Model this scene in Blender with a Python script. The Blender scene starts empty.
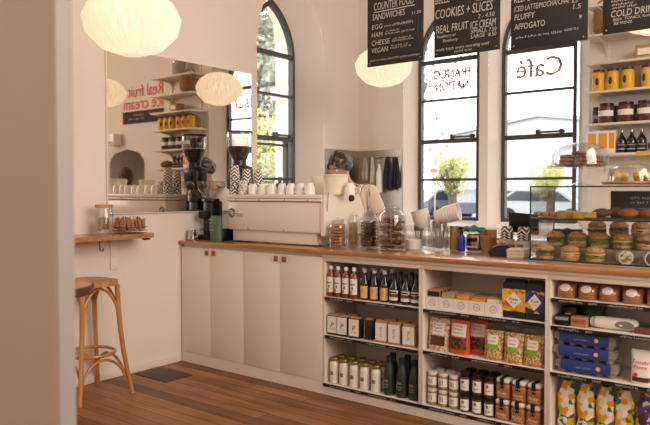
import bpy, bmesh, math, random
from mathutils import Vector, Matrix
S = bpy.context.scene; COL = S.collection
R = random.Random(7); PI = math.pi

# ------------------------------------------------------------------ camera
F = 678.0; YAW = math.radians(38.3); PIT = math.atan(20.5/F); CP = Vector((4.262, -3.53, 1.335))
cam_d = bpy.data.cameras.new('camera'); cam = bpy.data.objects.new('camera', cam_d); COL.objects.link(cam)
cam.location = CP; cam.rotation_euler = (PI/2-PIT, 0, YAW)
cam_d.sensor_width = 36; cam_d.lens = F/650*36; cam_d.clip_end = 300
cam_d.dof.use_dof = True; cam_d.dof.focus_distance = 4.6; cam_d.dof.aperture_fstop = 2.8
S.camera = cam
# ------------------------------------------------------------------ world, lights, exposure
S.view_settings.view_transform = 'Standard'; S.view_settings.look = 'None'
S.view_settings.gamma = 1; S.view_settings.exposure = -0.03; S.view_settings.use_curve_mapping = False
W = bpy.data.worlds.new('world'); S.world = W; W.use_nodes = True
W.node_tree.nodes['Background'].inputs[0].default_value = (1, .985, .97, 1)
W.node_tree.nodes['Background'].inputs[1].default_value = 4.5
def area(name, loc, rot, sx, sy, power, col):
    l = bpy.data.lights.new(name, 'AREA'); l.shape = 'RECTANGLE'; l.size = sx; l.size_y = sy; l.energy = power; l.color = col
    o = bpy.data.objects.new(name, l); COL.objects.link(o); o.location = loc; o.rotation_euler = rot; return o
area('front_fill_light', (3.2, -6.3, 2.5), (PI/2*.96, 0, 0), 5.5, 2.8, 50, (1, .89, .80))  # added fill light before the solid front wall; no shopfront is built
area('side_fill_light', (6.6, -1.6, 3.0), (PI/2*.95, 0, PI/2), 3.4, 2.4, 215, (1, .90, .81))  # added fill light from the right, standing in for an unbuilt window
LAMP_POWER = 0.75

# ------------------------------------------------------------------ pixel rays onto real planes
c_d = Vector((-math.sin(YAW), math.cos(YAW), 0)); c_r = Vector((math.cos(YAW), math.sin(YAW), 0))
c_f = c_d*math.cos(PIT)+Vector((0, 0, -math.sin(PIT))); c_u = c_d*math.sin(PIT)+Vector((0, 0, math.cos(PIT)))
def ray(x, y): return c_f+c_r*((x-325)/F)+c_u*((212.5-y)/F)
def atY(x, y, Y): v = ray(x, y); return CP+v*((Y-CP.y)/v.y)
def ax(px, Y): return atY(px, 230, Y).x
# ------------------------------------------------------------------ object helpers
def lin(c):
    f = lambda u: u/12.92 if u <= .04045 else ((u+.055)/1.055)**2.4
    return tuple(f(u/255) for u in c)+(1,)
def tag(o, label, cat, group=None, kind=None):
    o['label'] = label; o['category'] = cat
    if group: o['group'] = group
    if kind: o['kind'] = kind
    return o
def empty(name, loc=(0, 0, 0), rz=0, label=None, cat=None, group=None):
    o = bpy.data.objects.new(name, None); COL.objects.link(o); o.location = loc; o.rotation_euler = (0, 0, rz)
    o.empty_display_size = .05
    if label: tag(o, label, cat, group)
    return o
def struct(o): o['kind'] = 'structure'; return o
def dup(root, loc, rz=0, label=None, scale=None):
    c = root.copy(); COL.objects.link(c); c.location = loc; c.rotation_euler = (0, 0, rz)
    if scale: c.scale = scale
    if label: c['label'] = label
    for ch in list(root.children):
        k = ch.copy(); COL.objects.link(k); k.parent = c
        for g in list(ch.children):
            q = g.copy(); COL.objects.link(q); q.parent = k
    return c
ORD = ['first', 'second', 'third', 'fourth', 'fifth', 'sixth', 'seventh', 'eighth', 'ninth', 'tenth']
_tx = {}
def glyphs(s, shear=0):
    k = (s, shear)
    if k not in _tx:
        cu = bpy.data.curves.new('t', 'FONT'); cu.body = s; cu.resolution_u = 2; cu.shear = shear
        o = bpy.data.objects.new('t', cu); COL.objects.link(o)
        me = bpy.data.meshes.new_from_object(o.evaluated_get(bpy.context.evaluated_depsgraph_get()))
        _tx[k] = ([tuple(v.co) for v in me.vertices], [tuple(p.vertices) for p in me.polygons])
        bpy.data.objects.remove(o); bpy.data.curves.remove(cu); bpy.data.meshes.remove(me)
    return _tx[k]
class MB:
    def __init__(s): s.bm = bmesh.new(); s.mi = 0
    def add(s, vs, fs, M=None):
        bv = [s.bm.verts.new(M @ Vector(v) if M else v) for v in vs]
        for f in fs:
            try: s.bm.faces.new([bv[i] for i in f]).material_index = s.mi
            except ValueError: pass
        return s
    def box(s, c, d, bev=0, M=None, seg=2):
        t = bmesh.new(); bmesh.ops.create_cube(t, size=1)
        for v in t.verts: v.co = Vector((v.co.x*d[0], v.co.y*d[1], v.co.z*d[2]))
        if bev: bmesh.ops.bevel(t, geom=t.edges[:], offset=min(bev, min(d)*.49), segments=seg, affect='EDGES', profile=.5)
        t.verts.ensure_lookup_table(); t.verts.index_update()
        T = Matrix.Translation(c)
        s.add([tuple((M @ (T @ v.co)) if M else T @ v.co) for v in t.verts], [[v.index for v in f.verts] for f in t.faces]); t.free(); return s
    def bb(s, x0, x1, y0, y1, z0, z1, bev=0): return s.box(((x0+x1)/2, (y0+y1)/2, (z0+z1)/2), (x1-x0, y1-y0, z1-z0), bev)
    def lathe(s, prof, seg=24, at=(0, 0, 0), M=None, arc=None, fold=0, wob=0):
        vs = []; fs = []; full = arc is None
        n = seg if full else seg+1; a0, a1 = arc or (0, 2*PI)
        for j, (r, z) in enumerate(prof):
            for i in range(n):
                a = a0+(a1-a0)*i/seg
                k = 1+fold*(1 if (i+j) % 2 else -1)
                w = wob*math.sin(a*5+j) if wob else 0
                vs.append((at[0]+r*k*math.cos(a), at[1]+r*k*math.sin(a), at[2]+z+w))
        for j in range(len(prof)-1):
            for i in range(seg):
                i2 = (i+1) % n
                fs.append((j*n+i, j*n+i2, (j+1)*n+i2, (j+1)*n+i))
        if full:
            if prof[0][0] > 1e-5: fs.append(tuple(range(n))[::-1])
            if prof[-1][0] > 1e-5: fs.append(tuple((len(prof)-1)*n+i for i in range(n)))
        return s.add(vs, fs, M)
    def open_lathe(s, prof, seg=24, at=(0, 0, 0), M=None):
        vs = []; fs = []
        for (r, z) in prof:
            for i in range(seg):
                a = 2*PI*i/seg; vs.append((at[0]+r*math.cos(a), at[1]+r*math.sin(a), at[2]+z))
        for j in range(len(prof)-1):
            for i in range(seg): fs.append((j*seg+i, j*seg+(i+1) % seg, (j+1)*seg+(i+1) % seg, (j+1)*seg+i))
        return s.add(vs, fs, M)
    def sphere(s, c, r, u=16, v=10, M=None):
        if not isinstance(r, tuple): r = (r, r, r)
        vs = []; fs = []
        for j in range(v+1):
            t = PI*j/v
            for i in range(u):
                a = 2*PI*i/u; vs.append((c[0]+r[0]*math.sin(t)*math.cos(a), c[1]+r[1]*math.sin(t)*math.sin(a), c[2]-r[2]*math.cos(t)))
        for j in range(v):
            for i in range(u): fs.append((j*u+i, j*u+(i+1) % u, (j+1)*u+(i+1) % u, (j+1)*u+i))
        s.add(vs, fs, M); return s
    def tube(s, pts, r, seg=8, closed=False):
        pts = [Vector(p) for p in pts]; n = len(pts); vs = []; fs = []
        rs = r if isinstance(r, (list, tuple)) else [r]*n
        ref = None
        for i, p in enumerate(pts):
            a = pts[(i-1) % n] if (closed or i > 0) else p
            b = pts[(i+1) % n] if (closed or i < n-1) else p
            t = (b-a).normalized()
            if ref is None: ref = Vector((0, 0, 1)) if abs(t.z) < .9 else Vector((1, 0, 0))
            u = t.cross(ref).normalized(); w = t.cross(u).normalized(); ref = -w if False else ref
            u2 = u; w2 = w
            if i and prev.dot(u) < 0 and not closed: pass
            prev = u
            for k in range(seg):
                q = 2*PI*k/seg; vs.append(tuple(p+u2*rs[i]*math.cos(q)+w2*rs[i]*math.sin(q)))
        m = n if closed else n-1
        for i in range(m):
            for k in range(seg): fs.append((i*seg+k, i*seg+(k+1) % seg, ((i+1) % n)*seg+(k+1) % seg, ((i+1) % n)*seg+k))
        if not closed: fs.append(tuple(range(seg))[::-1]); fs.append(tuple((n-1)*seg+k for k in range(seg)))
        return s.add(vs, fs)
    def prism(s, poly, a0, a1, ax='y', M=None):
        n = len(poly)
        f = {'y': lambda u, v, w: (u, w, v), 'x': lambda u, v, w: (w, u, v), 'z': lambda u, v, w: (u, v, w)}[ax]
        vs = [f(u, v, a0) for u, v in poly]+[f(u, v, a1) for u, v in poly]
        fs = [tuple(range(n)), tuple(range(n, 2*n))[::-1]]+[(i, (i+1) % n, n+(i+1) % n, n+i) for i in range(n)]
        return s.add(vs, fs, M)
    def text(s, t, x, z, h, w=None, y=0, shear=0, mirror=False, M=None, center=False):
        vs, fs = glyphs(t, shear)
        if not vs: return s
        x0 = min(v[0] for v in vs); x1 = max(v[0] for v in vs)
        kz = h/.69; kx = (w/(x1-x0)) if w else kz
        ox = x-((x1-x0)*kx/2 if center else 0)
        out = []
        for v in vs:
            u = (v[0]-x0)*kx
            if mirror: u = (x1-x0)*kx-u
            out.append((ox+u, y, z+v[1]*kz))
        return s.add(out, fs, M)
    def scrib(s, x0, x1, z, h, y=0, rnd=R, slant=.15):
        x = x0
        while x < x1-h*.4:
            w = h*rnd.uniform(.35, .75); hh = h*rnd.uniform(.55, 1.0)
            k = slant*hh; t = h*.22
            s.add([(x, y, z), (x+t, y, z), (x+t+k, y, z+hh), (x+k, y, z+hh)], [(0, 1, 2, 3)])
            zz = z+rnd.choice([0, hh*.45, hh*.75])
            s.add([(x, y, zz), (x+w, y, zz), (x+w, y, zz+t), (x, y, zz+t)], [(0, 1, 2, 3)])
            x += w+h*.18
            if rnd.random() < .18: x += h*.5
        return s
    def build(s, name, mats, parent=None, smooth=35, loc=None):
        bm = s.bm
        bmesh.ops.recalc_face_normals(bm, faces=bm.faces[:])
        me = bpy.data.meshes.new(name); bm.to_mesh(me); bm.free()
        for m in (mats if isinstance(mats, list) else [mats]): me.materials.append(m)
        if smooth:
            me.shade_smooth(); me.set_sharp_from_angle(angle=math.radians(smooth))
        o = bpy.data.objects.new(name, me); COL.objects.link(o)
        if parent: o.parent = parent
        if loc: o.location = loc
        return o
# ------------------------------------------------------------------ materials
def new_mat(name):
    m = bpy.data.materials.new(name); m.use_nodes = True; return m, m.node_tree.nodes, m.node_tree.links
def mat(name, rgb, rough=.5, metal=0, noise=.06, scale=12, bump=0, spec=.5, coat=0, trans=0, stretch=None):
    m, N, L = new_mat(name); b = N['Principled BSDF']
    b.inputs['Roughness'].default_value = rough; b.inputs['Metallic'].default_value = metal
    b.inputs['Specular IOR Level'].default_value = spec; b.inputs['Coat Weight'].default_value = coat
    c = lin(rgb); tc = N.new('ShaderNodeTexCoord'); mp = N.new('ShaderNodeMapping'); nz = N.new('ShaderNodeTexNoise')
    if stretch: mp.inputs['Scale'].default_value = stretch
    nz.inputs['Scale'].default_value = scale; nz.inputs['Detail'].default_value = 4
    L.new(tc.outputs['Object'], mp.inputs['Vector']); L.new(mp.outputs['Vector'], nz.inputs['Vector'])
    mx = N.new('ShaderNodeMix'); mx.data_type = 'RGBA'
    mx.inputs[6].default_value = tuple(u*(1-noise*2) for u in c[:3])+(1,); mx.inputs[7].default_value = tuple(min(1, u*(1+noise*2)) for u in c[:3])+(1,)
    L.new(nz.outputs['Fac'], mx.inputs[0]); L.new(mx.outputs[2], b.inputs['Base Color'])
    if bump:
        bp = N.new('ShaderNodeBump'); bp.inputs['Strength'].default_value = bump; bp.inputs['Distance'].default_value = .01
        L.new(nz.outputs['Fac'], bp.inputs['Height']); L.new(bp.outputs['Normal'], b.inputs['Normal'])
    return m
def thin_glass(name, tint=(255, 255, 255), refl=.12, edge=.45, rough=.03):
    m, N, L = new_mat(name); N.remove(N['Principled BSDF']); out = N['Material Output']
    t = N.new('ShaderNodeBsdfTransparent'); t.inputs[0].default_value = lin(tint)
    g = N.new('ShaderNodeBsdfGlossy'); g.inputs['Roughness'].default_value = rough
    lw = N.new('ShaderNodeLayerWeight'); lw.inputs['Blend'].default_value = .35
    mr = N.new('ShaderNodeMapRange'); mr.inputs[3].default_value = refl*.4; mr.inputs[4].default_value = edge
    L.new(lw.outputs['Facing'], mr.inputs[0])
    x = N.new('ShaderNodeMixShader'); L.new(mr.outputs[0], x.inputs[0]); L.new(t.outputs[0], x.inputs[1]); L.new(g.outputs[0], x.inputs[2]); L.new(x.outputs[0], out.inputs[0])
    return m
def patches(name, cols, scale=14, rough=.4, seed=0.0):
    m, N, L = new_mat(name); b = N['Principled BSDF']; b.inputs['Roughness'].default_value = rough
    tc = N.new('ShaderNodeTexCoord'); mp = N.new('ShaderNodeMapping'); mp.inputs['Location'].default_value = (seed, seed*.7, seed*.3)
    v = N.new('ShaderNodeTexVoronoi'); v.inputs['Scale'].default_value = scale
    r = N.new('ShaderNodeValToRGB'); r.color_ramp.interpolation = 'CONSTANT'
    sp = N.new('ShaderNodeSeparateColor')
    while len(r.color_ramp.elements) < len(cols): r.color_ramp.elements.new(.5)
    for i, c in enumerate(cols): r.color_ramp.elements[i].position = i/len(cols); r.color_ramp.elements[i].color = lin(c)
    L.new(tc.outputs['Object'], mp.inputs[0]); L.new(mp.outputs[0], v.inputs['Vector']); L.new(v.outputs['Color'], sp.inputs[0]); L.new(sp.outputs[0], r.inputs[0]); L.new(r.outputs[0], b.inputs['Base Color'])
    return m
def wood(name, c1, c2, rough=.4, axis='x', scale=3.0, coat=.1):
    m, N, L = new_mat(name); b = N['Principled BSDF']; b.inputs['Roughness'].default_value = rough; b.inputs['Coat Weight'].default_value = coat
    tc = N.new('ShaderNodeTexCoord'); mp = N.new('ShaderNodeMapping')
    mp.inputs['Scale'].default_value = {'x': (.6, 9, 9), 'y': (9, .6, 9), 'z': (9, 9, .6)}[axis]
    nz = N.new('ShaderNodeTexNoise'); nz.inputs['Scale'].default_value = scale; nz.inputs['Detail'].default_value = 6; nz.inputs['Distortion'].default_value = .6
    r = N.new('ShaderNodeValToRGB'); r.color_ramp.elements[0].position = .3; r.color_ramp.elements[1].position = .72
    r.color_ramp.elements[0].color = lin(c1); r.color_ramp.elements[1].color = lin(c2)
    L.new(tc.outputs['Object'], mp.inputs[0]); L.new(mp.outputs[0], nz.inputs['Vector']); L.new(nz.outputs['Fac'], r.inputs[0]); L.new(r.outputs[0], b.inputs['Base Color'])
    return m
def floor_mat():
    m, N, L = new_mat('floor_boards'); b = N['Principled BSDF']
    tc = N.new('ShaderNodeTexCoord'); br = N.new('ShaderNodeTexBrick')
    br.inputs['Scale'].default_value = 1; br.inputs['Brick Width'].default_value = 2.3; br.inputs['Row Height'].default_value = .105
    br.inputs['Mortar Size'].default_value = .003; br.inputs['Mortar Smooth'].default_value = .2; br.offset = .37; br.inputs['Bias'].default_value = 0
    br.inputs['Color1'].default_value = (.12, .12, .12, 1); br.inputs['Color2'].default_value = (.9, .9, .9, 1); br.inputs['Mortar'].default_value = (0, 0, 0, 1)
    L.new(tc.outputs['Object'], br.inputs['Vector'])
    mp = N.new('ShaderNodeMapping'); mp.inputs['Scale'].default_value = (1.0, 16, 1); nz = N.new('ShaderNodeTexNoise'); nz.inputs['Scale'].default_value = 2.2; nz.inputs['Detail'].default_value = 7; nz.inputs['Distortion'].default_value = .8
    L.new(tc.outputs['Object'], mp.inputs[0]); L.new(mp.outputs[0], nz.inputs['Vector'])
    n2 = N.new('ShaderNodeTexNoise'); n2.inputs['Scale'].default_value = 2.6; n2.inputs['Detail'].default_value = 3; L.new(tc.outputs['Object'], n2.inputs['Vector'])
    a = N.new('ShaderNodeMath'); a.operation = 'MULTIPLY_ADD'; a.inputs[1].default_value = .34; L.new(br.outputs['Color'], a.inputs[0])
    a2 = N.new('ShaderNodeMath'); a2.operation = 'MULTIPLY_ADD'; a2.inputs[1].default_value = .5; a2.inputs[2].default_value = -.12; L.new(nz.outputs['Fac'], a2.inputs[0]); L.new(a2.outputs[0], a.inputs[2])
    a3 = N.new('ShaderNodeMath'); a3.operation = 'MULTIPLY_ADD'; a3.inputs[1].default_value = .45; L.new(n2.outputs['Fac'], a3.inputs[0]); L.new(a.outputs[0], a3.inputs[2])
    r = N.new('ShaderNodeValToRGB'); e = r.color_ramp.elements
    e[0].position = .2; e[0].color = lin((60, 42, 30)); e[1].position = .85; e[1].color = lin((182, 128, 78))
    k = e.new(.5); k.color = lin((124, 80, 48))
    L.new(a3.outputs[0], r.inputs[0])
    mm = N.new('ShaderNodeMix'); mm.data_type = 'RGBA'; mm.blend_type = 'MULTIPLY'; 
    inv = N.new('ShaderNodeMath'); inv.operation = 'MULTIPLY'; inv.inputs[1].default_value = .7; L.new(br.outputs['Fac'], inv.inputs[0])
    L.new(inv.outputs[0], mm.inputs[0]); L.new(r.outputs[0], mm.inputs[6]); mm.inputs[7].default_value = (.15, .1, .08, 1)
    L.new(mm.outputs[2], b.inputs['Base Color']); b.inputs['Roughness'].default_value = .42; b.inputs['Specular IOR Level'].default_value = .35
    bp = N.new('ShaderNodeBump'); bp.inputs['Strength'].default_value = .25; bp.inputs['Distance'].default_value = .004; L.new(a.outputs[0], bp.inputs['Height']); L.new(bp.outputs['Normal'], b.inputs['Normal'])
    return m
def chevron(name, dark=(34, 32, 30), light=(240, 234, 224), nu=4, nv=17.0, amp=1.0):
    m, N, L = new_mat(name); b = N['Principled BSDF']; b.inputs['Roughness'].default_value = .55
    tc = N.new('ShaderNodeTexCoord'); sx = N.new('ShaderNodeSeparateXYZ'); L.new(tc.outputs['Object'], sx.inputs[0])
    def M(op, a, bb=None, c=None):
        n = N.new('ShaderNodeMath'); n.operation = op
        for i, q in enumerate((a, bb, c)):
            if q is None: continue
            if isinstance(q, (int, float)): n.inputs[i].default_value = q
            else: L.new(q, n.inputs[i])
        return n.outputs[0]
    ang = M('ARCTAN2', sx.outputs[1], sx.outputs[0]); u = M('MULTIPLY', ang, nu/PI); tri = M('PINGPONG', u, 1.0)
    v = M('MULTIPLY', sx.outputs[2], nv*2.2); q = M('ADD', v, M('MULTIPLY', tri, amp)); fr = M('FRACT', q); st = M('GREATER_THAN', fr, .5)
    mx = N.new('ShaderNodeMix'); mx.data_type = 'RGBA'; mx.inputs[6].default_value = lin(light); mx.inputs[7].default_value = lin(dark); L.new(st, mx.inputs[0]); L.new(mx.outputs[2], b.inputs['Base Color'])
    return m
def shade_mat():
    m, N, L = new_mat('lamp_paper'); N.remove(N['Principled BSDF']); out = N['Material Output']
    t = N.new('ShaderNodeBsdfTranslucent'); t.inputs[0].default_value = lin((255, 247, 234)); d = N.new('ShaderNodeBsdfDiffuse'); d.inputs[0].default_value = lin((252, 246, 236))
    x = N.new('ShaderNodeMixShader'); x.inputs[0].default_value = .45; L.new(t.outputs[0], x.inputs[1]); L.new(d.outputs[0], x.inputs[2])
    e = N.new('ShaderNodeEmission'); e.inputs[0].default_value = lin((255, 238, 208)); e.inputs[1].default_value = .14
    a = N.new('ShaderNodeAddShader'); L.new(x.outputs[0], a.inputs[0]); L.new(e.outputs[0], a.inputs[1]); L.new(a.outputs[0], out.inputs[0]); return m
M = {}
M['wall'] = mat('wall_paint', (231, 219, 208), .85, noise=.015, scale=3, spec=.2)
M['trim'] = mat('trim_paint', (236, 224, 212), .6, noise=.01)
M['ceil'] = mat('ceiling_paint', (236, 226, 214), .9, noise=.01)
M['white'] = mat('white_laminate', (236, 226, 216), .45, noise=.01)
M['shelfwhite'] = mat('shelf_paint', (226, 214, 200), .55, noise=.02)
M['floor'] = floor_mat()
M['top'] = wood('worktop_timber', (150, 98, 56), (196, 142, 88), .32, 'x', coat=.35)
M['stool'] = wood('stool_beech', (166, 106, 56), (204, 146, 88), .4, 'z')
M['tabletop'] = wood('table_timber', (170, 116, 70), (206, 152, 100), .4, 'x')
M['darkwood'] = mat('dark_brown_edge', (78, 54, 42), .45)
M['leather'] = mat('tan_leather_tab', (150, 92, 52), .55, noise=.1, scale=60)
M['frame'] = mat('window_frame_paint', (66, 64, 60), .5, noise=.03)
M['pane'] = thin_glass('window_pane', (250, 252, 252), .08, .3)
M['glass'] = thin_glass('clear_glass', (249, 250, 250), .10, .36)
M['plastic'] = thin_glass('clear_film', (240, 236, 228), .16, .4, .12)
M['greenedge'] = mat('glass_edge_green', (34, 58, 50), .2)
M['black'] = mat('black_plastic', (24, 23, 23), .35)
M['blackmat'] = mat('black_matt', (30, 29, 28), .7)
M['board'] = mat('chalkboard', (46, 44, 42), .8, noise=.12, scale=5)
M['chalk'] = mat('chalk', (206, 200, 190), .9, noise=.05)
M['steel'] = mat('brushed_steel', (176, 164, 150), .28, 1, noise=.05, stretch=(1, 1, 20))
M['chrome'] = mat('chrome', (216, 212, 206), .12, 1)
M['cream'] = mat('cream_enamel', (238, 228, 214), .35, noise=.01, coat=.2)
M['china'] = mat('white_china', (244, 238, 230), .3, noise=.01, coat=.3)
M['tub'] = mat('translucent_plastic', (240, 232, 210), .4, noise=.01)
M['kraft'] = mat('kraft_paper', (176, 136, 96), .8, noise=.06, scale=40)
M['paper'] = mat('white_paper', (236, 230, 220), .75, noise=.02, scale=30)
M['ink'] = mat('dark_ink', (52, 46, 44), .7)
M['grey_ink'] = mat('grey_ink', (128, 118, 110), .7)
M['window_ink'] = mat('faded_window_letter', (176, 140, 142), .6)
M['window_red'] = mat('faded_red_letter', (150, 70, 82), .6)
M['red_ink'] = mat('red_letter', (214, 52, 56), .6)
M['amber'] = mat('amber_syrup', (132, 66, 30), .15, coat=.5)
M['darkglass'] = mat('dark_bottle_glass', (26, 22, 20), .12, coat=.5)
M['yellow_label'] = mat('yellow_label', (214, 184, 106), .6, noise=.12, scale=40)
M['gold'] = mat('gold_lid', (150, 122, 58), .35, .6)
M['milk'] = mat('milk_white', (238, 230, 216), .3, coat=.4)
M['bottlegreen'] = mat('green_matt_bottle', (42, 56, 46), .45)
M['green_bag'] = mat('green_pack', (84, 106, 76), .5)
M['orange_bag'] = mat('orange_pack', (206, 78, 32), .4, noise=.12)
M['seeds'] = patches('granola_mix', [(206, 168, 112), (176, 130, 76), (224, 194, 146), (150, 104, 60)], 130, .7)
M['rice'] = patches('pasta_mix', [(216, 196, 160), (196, 170, 126), (228, 214, 186), (170, 136, 96)], 110, .6)
M['choc'] = patches('dark_clusters', [(72, 44, 30), (96, 60, 40), (52, 32, 24), (120, 80, 56)], 70, .6)
M['lime'] = mat('lime_label', (124, 178, 52), .6)
M['honey'] = mat('nut_butter', (168, 108, 58), .35, noise=.12, scale=30, coat=.3)
M['relish'] = mat('dark_relish', (84, 46, 30), .35, noise=.15, scale=40, coat=.3)
M['pickle'] = mat('pale_relish', (150, 130, 88), .35, noise=.15, scale=40, coat=.3)
M['lidwhite'] = mat('white_lid', (232, 226, 216), .4)
M['biscuit'] = mat('biscuit', (186, 124, 68), .75, noise=.12, scale=60, bump=.4)
M['cookie'] = patches('choc_chip_cookie', [(134, 82, 46), (158, 100, 58), (116, 68, 38), (70, 42, 28)], 90, .8)
M['brownie'] = patches('dark_cookie', [(92, 54, 34), (112, 68, 42), (76, 44, 28), (56, 32, 22)], 90, .8)
M['shortbread'] = mat('pale_shortbread', (226, 200, 144), .75, noise=.06, scale=60)
M['carton'] = mat('pulp_carton', (150, 138, 126), .9, noise=.06, scale=50)
M['blue'] = mat('blue_label', (28, 52, 124), .5, noise=.04)
M['cobalt'] = mat('cobalt_bottle', (40, 52, 176), .15, coat=.5)
M['teal'] = mat('teal_cloth', (56, 138, 126), .9, noise=.12, scale=30)
M['navy'] = mat('navy_cloth', (38, 42, 58), .9, noise=.1)
M['greycloth'] = mat('grey_cloth', (176, 168, 160), .9, noise=.1)
M['sponge'] = mat('yellow_slice', (226, 178, 74), .8, noise=.1, scale=50)
M['slice'] = mat('oat_slice', (190, 148, 92), .8, noise=.12, scale=60)
M['croissant'] = mat('baked_pastry', (168, 100, 46), .6, noise=.2, scale=25, bump=.4)
M['darkpastry'] = mat('dark_pastry', (110, 66, 42), .7, noise=.2, scale=30, bump=.4)
M['bun'] = patches('bread_bun', [(206, 150, 90), (214, 162, 102), (198, 138, 78), (222, 178, 124)], 60, .6)
M['wrapfill'] = patches('wrap_filling', [(222, 200, 150), (132, 150, 70), (236, 222, 190), (176, 120, 76)], 70, .6)
M['lettuce'] = mat('lettuce', (124, 152, 66), .6, noise=.2, scale=40)
M['egg'] = mat('egg_filling', (232, 206, 128), .6, noise=.1, scale=50)
M['ham'] = mat('meat_filling', (120, 70, 52), .6, noise=.2, scale=40)
M['mustard'] = mat('mustard_fruit', (226, 172, 32), .45, noise=.14, scale=40, coat=.2)
M['orange_box'] = mat('amber_box', (230, 158, 44), .6, noise=.05)
M['yellow'] = mat('yellow_card', (232, 178, 40), .6)
M['chip1'] = patches('yellow_green_pack', [(226, 168, 36), (236, 226, 206), (222, 160, 40), (54, 118, 56), (228, 214, 190)], 38, .35, .3)
M['chip2'] = patches('purple_yellow_pack', [(92, 62, 120), (226, 168, 36), (60, 44, 70), (228, 214, 190)], 34, .35, 1.3)
M['flower1'] = patches('yellow_print', [(222, 160, 42), (232, 180, 70), (186, 104, 40), (236, 196, 90)], 40, .5)
M['flower2'] = patches('indigo_print', [(52, 50, 110), (70, 66, 140), (210, 176, 70), (44, 42, 92)], 40, .5)
M['herb'] = mat('dark_green_pack', (30, 72, 40), .4, noise=.2, scale=30)
M['zig'] = chevron('zigzag_cup')
M['lampshade'] = shade_mat()
M['cord'] = mat('cord', (214, 204, 190), .6)
M['grille'] = mat('floor_hatch_metal', (82, 62, 48), .6, noise=.15)
M['doorpaint'] = mat('door_paint', (184, 168, 154), .6, noise=.01)
M['dooredge_light'] = mat('door_edge_light_tint', (156, 148, 142), .6, noise=.01)  # greyer tone paints the window daylight onto the door's edge
M['beans'] = patches('coffee_beans', [(44, 28, 20), (60, 38, 26), (34, 22, 16)], 110, .4)
M['skin'] = mat('skin', (206, 156, 128), .55, noise=.03)
M['hair'] = wood('streaked_hair', (40, 32, 28), (176, 148, 112), .5, 'y', 3.4, 0)
_e = [n for n in M['hair'].node_tree.nodes if n.type == 'VALTORGB'][0].color_ramp.elements; _e[0].position = .5; _e[1].position = .72
for _n in M['hair'].node_tree.nodes:
    if _n.type == 'MAPPING': _n.inputs['Scale'].default_value = (26, 2.5, 7)
M['brownhair'] = mat('brown_hair', (84, 56, 38), .6, noise=.2, scale=30, stretch=(8, 8, 1))
M['tee'] = mat('pale_tee', (224, 206, 190), .85, noise=.03)
M['trousers'] = mat('dark_trousers', (46, 46, 52), .85)
M['eyewhite'] = mat('eye_white', (236, 232, 226), .2); M['iris'] = mat('iris', (60, 42, 32), .2)
M['wicker'] = mat('wicker', (150, 108, 68), .8, noise=.2, scale=50, bump=.5)
M['stone'] = mat('cream_stone', (200, 188, 168), .9, noise=.08, scale=4)
M['road'] = mat('asphalt', (120, 118, 116), .9, noise=.06)
M['cladding'] = mat('grey_cladding', (204, 205, 210), .8, noise=.04, stretch=(.1, .1, 14), scale=3)
M['roofgrey'] = mat('grey_roof', (178, 182, 192), .8)
M['bark'] = mat('bark', (92, 78, 64), .9, noise=.15)
M['leaf1'] = mat('yellow_green_leaf', (176, 178, 112), .8, noise=.2, scale=3)
M['leaf2'] = mat('grey_green_leaf', (150, 154, 134), .8, noise=.2, scale=3)
M['carpaint'] = mat('dark_car_paint', (92, 96, 106), .3); M['carpaint2'] = mat('silver_car_paint', (160, 164, 170), .3); M['carglass'] = mat('car_glass', (40, 46, 54), .15)
M['tyre'] = mat('tyre', (34, 34, 34), .9); M['sign_red'] = mat('sign_red', (206, 110, 106), .6)
mm, N_, L_ = new_mat('mirror_silver'); b_ = N_['Principled BSDF']; b_.inputs['Base Color'].default_value = (.74, .69, .62, 1); b_.inputs['Metallic'].default_value = 1; b_.inputs['Roughness'].default_value = .02; M['mirror'] = mm
# ------------------------------------------------------------------ room shell
def gothic(s0, s1, zs, zsp, za, n=12):
    w = (s1-s0)/2; h = za-zsp; Rr = (w*w+h*h)/(2*w); a = math.atan2(h, Rr-w)   # arc centre inside for tall arches
    pts = [(s0, zs), (s1, zs)]
    cR = s1-Rr; am = math.asin(min(1, h/Rr))
    for i in range(n+1): t = am*i/n; pts.append((cR+Rr*math.cos(t), zsp+Rr*math.sin(t)))
    cL = s0+Rr
    for i in range(n-1, -1, -1): t = am*i/n; pts.append((cL-Rr*math.cos(t), zsp+Rr*math.sin(t)))
    return pts
mapB = lambda s, z, d: (s, 2.46+d, z)
mapL = lambda s, z, d: (-d, s, z)
def wall_with_holes(name, mp, s0, s1, z0, z1, holes, material, label):
    bm = bmesh.new(); edges = []
    for lp in [[(s0, z0), (s1, z0), (s1, z1), (s0, z1)]]+holes:
        vs = [bm.verts.new(mp(s, z, 0)) for s, z in lp]
        edges += [bm.edges.new((vs[i], vs[(i+1) % len(vs)])) for i in range(len(vs))]
    bmesh.ops.triangle_fill(bm, edges=edges, use_beauty=True, use_dissolve=False)
    bm.normal_update()
    me = bpy.data.meshes.new(name); bm.to_mesh(me); bm.free(); me.materials.append(material)
    o = bpy.data.objects.new(name, me); COL.objects.link(o); struct(o); tag(o, label, 'wall'); return o
HL = gothic(.883, 1.85, 1.0, 2.66, 3.42); FL = gothic(.92, 1.59, 1.04, 2.63, 3.17)
HB1 = gothic(.555, 1.40, 1.0, 2.62, 3.42); FB1 = gothic(.64, 1.33, 1.05, 2.66, 3.2)
HB2 = gothic(1.49, 2.42, 1.0, 2.62, 3.42); FB2 = gothic(1.555, 2.265, 1.05, 2.66, 3.2)
DOORH = [(3.78, -.015), (4.62, -.015), (4.62, 1.78), (4.5, 1.9), (4.2, 1.96), (3.9, 1.9), (3.78, 1.78)]
CEIL = 4.3
wall_with_holes('wall_left', mapL, -6.5, 2.46, -.02, CEIL, [HL], M['wall'], 'warm white painted wall on the left, carrying the mirror')
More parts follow.
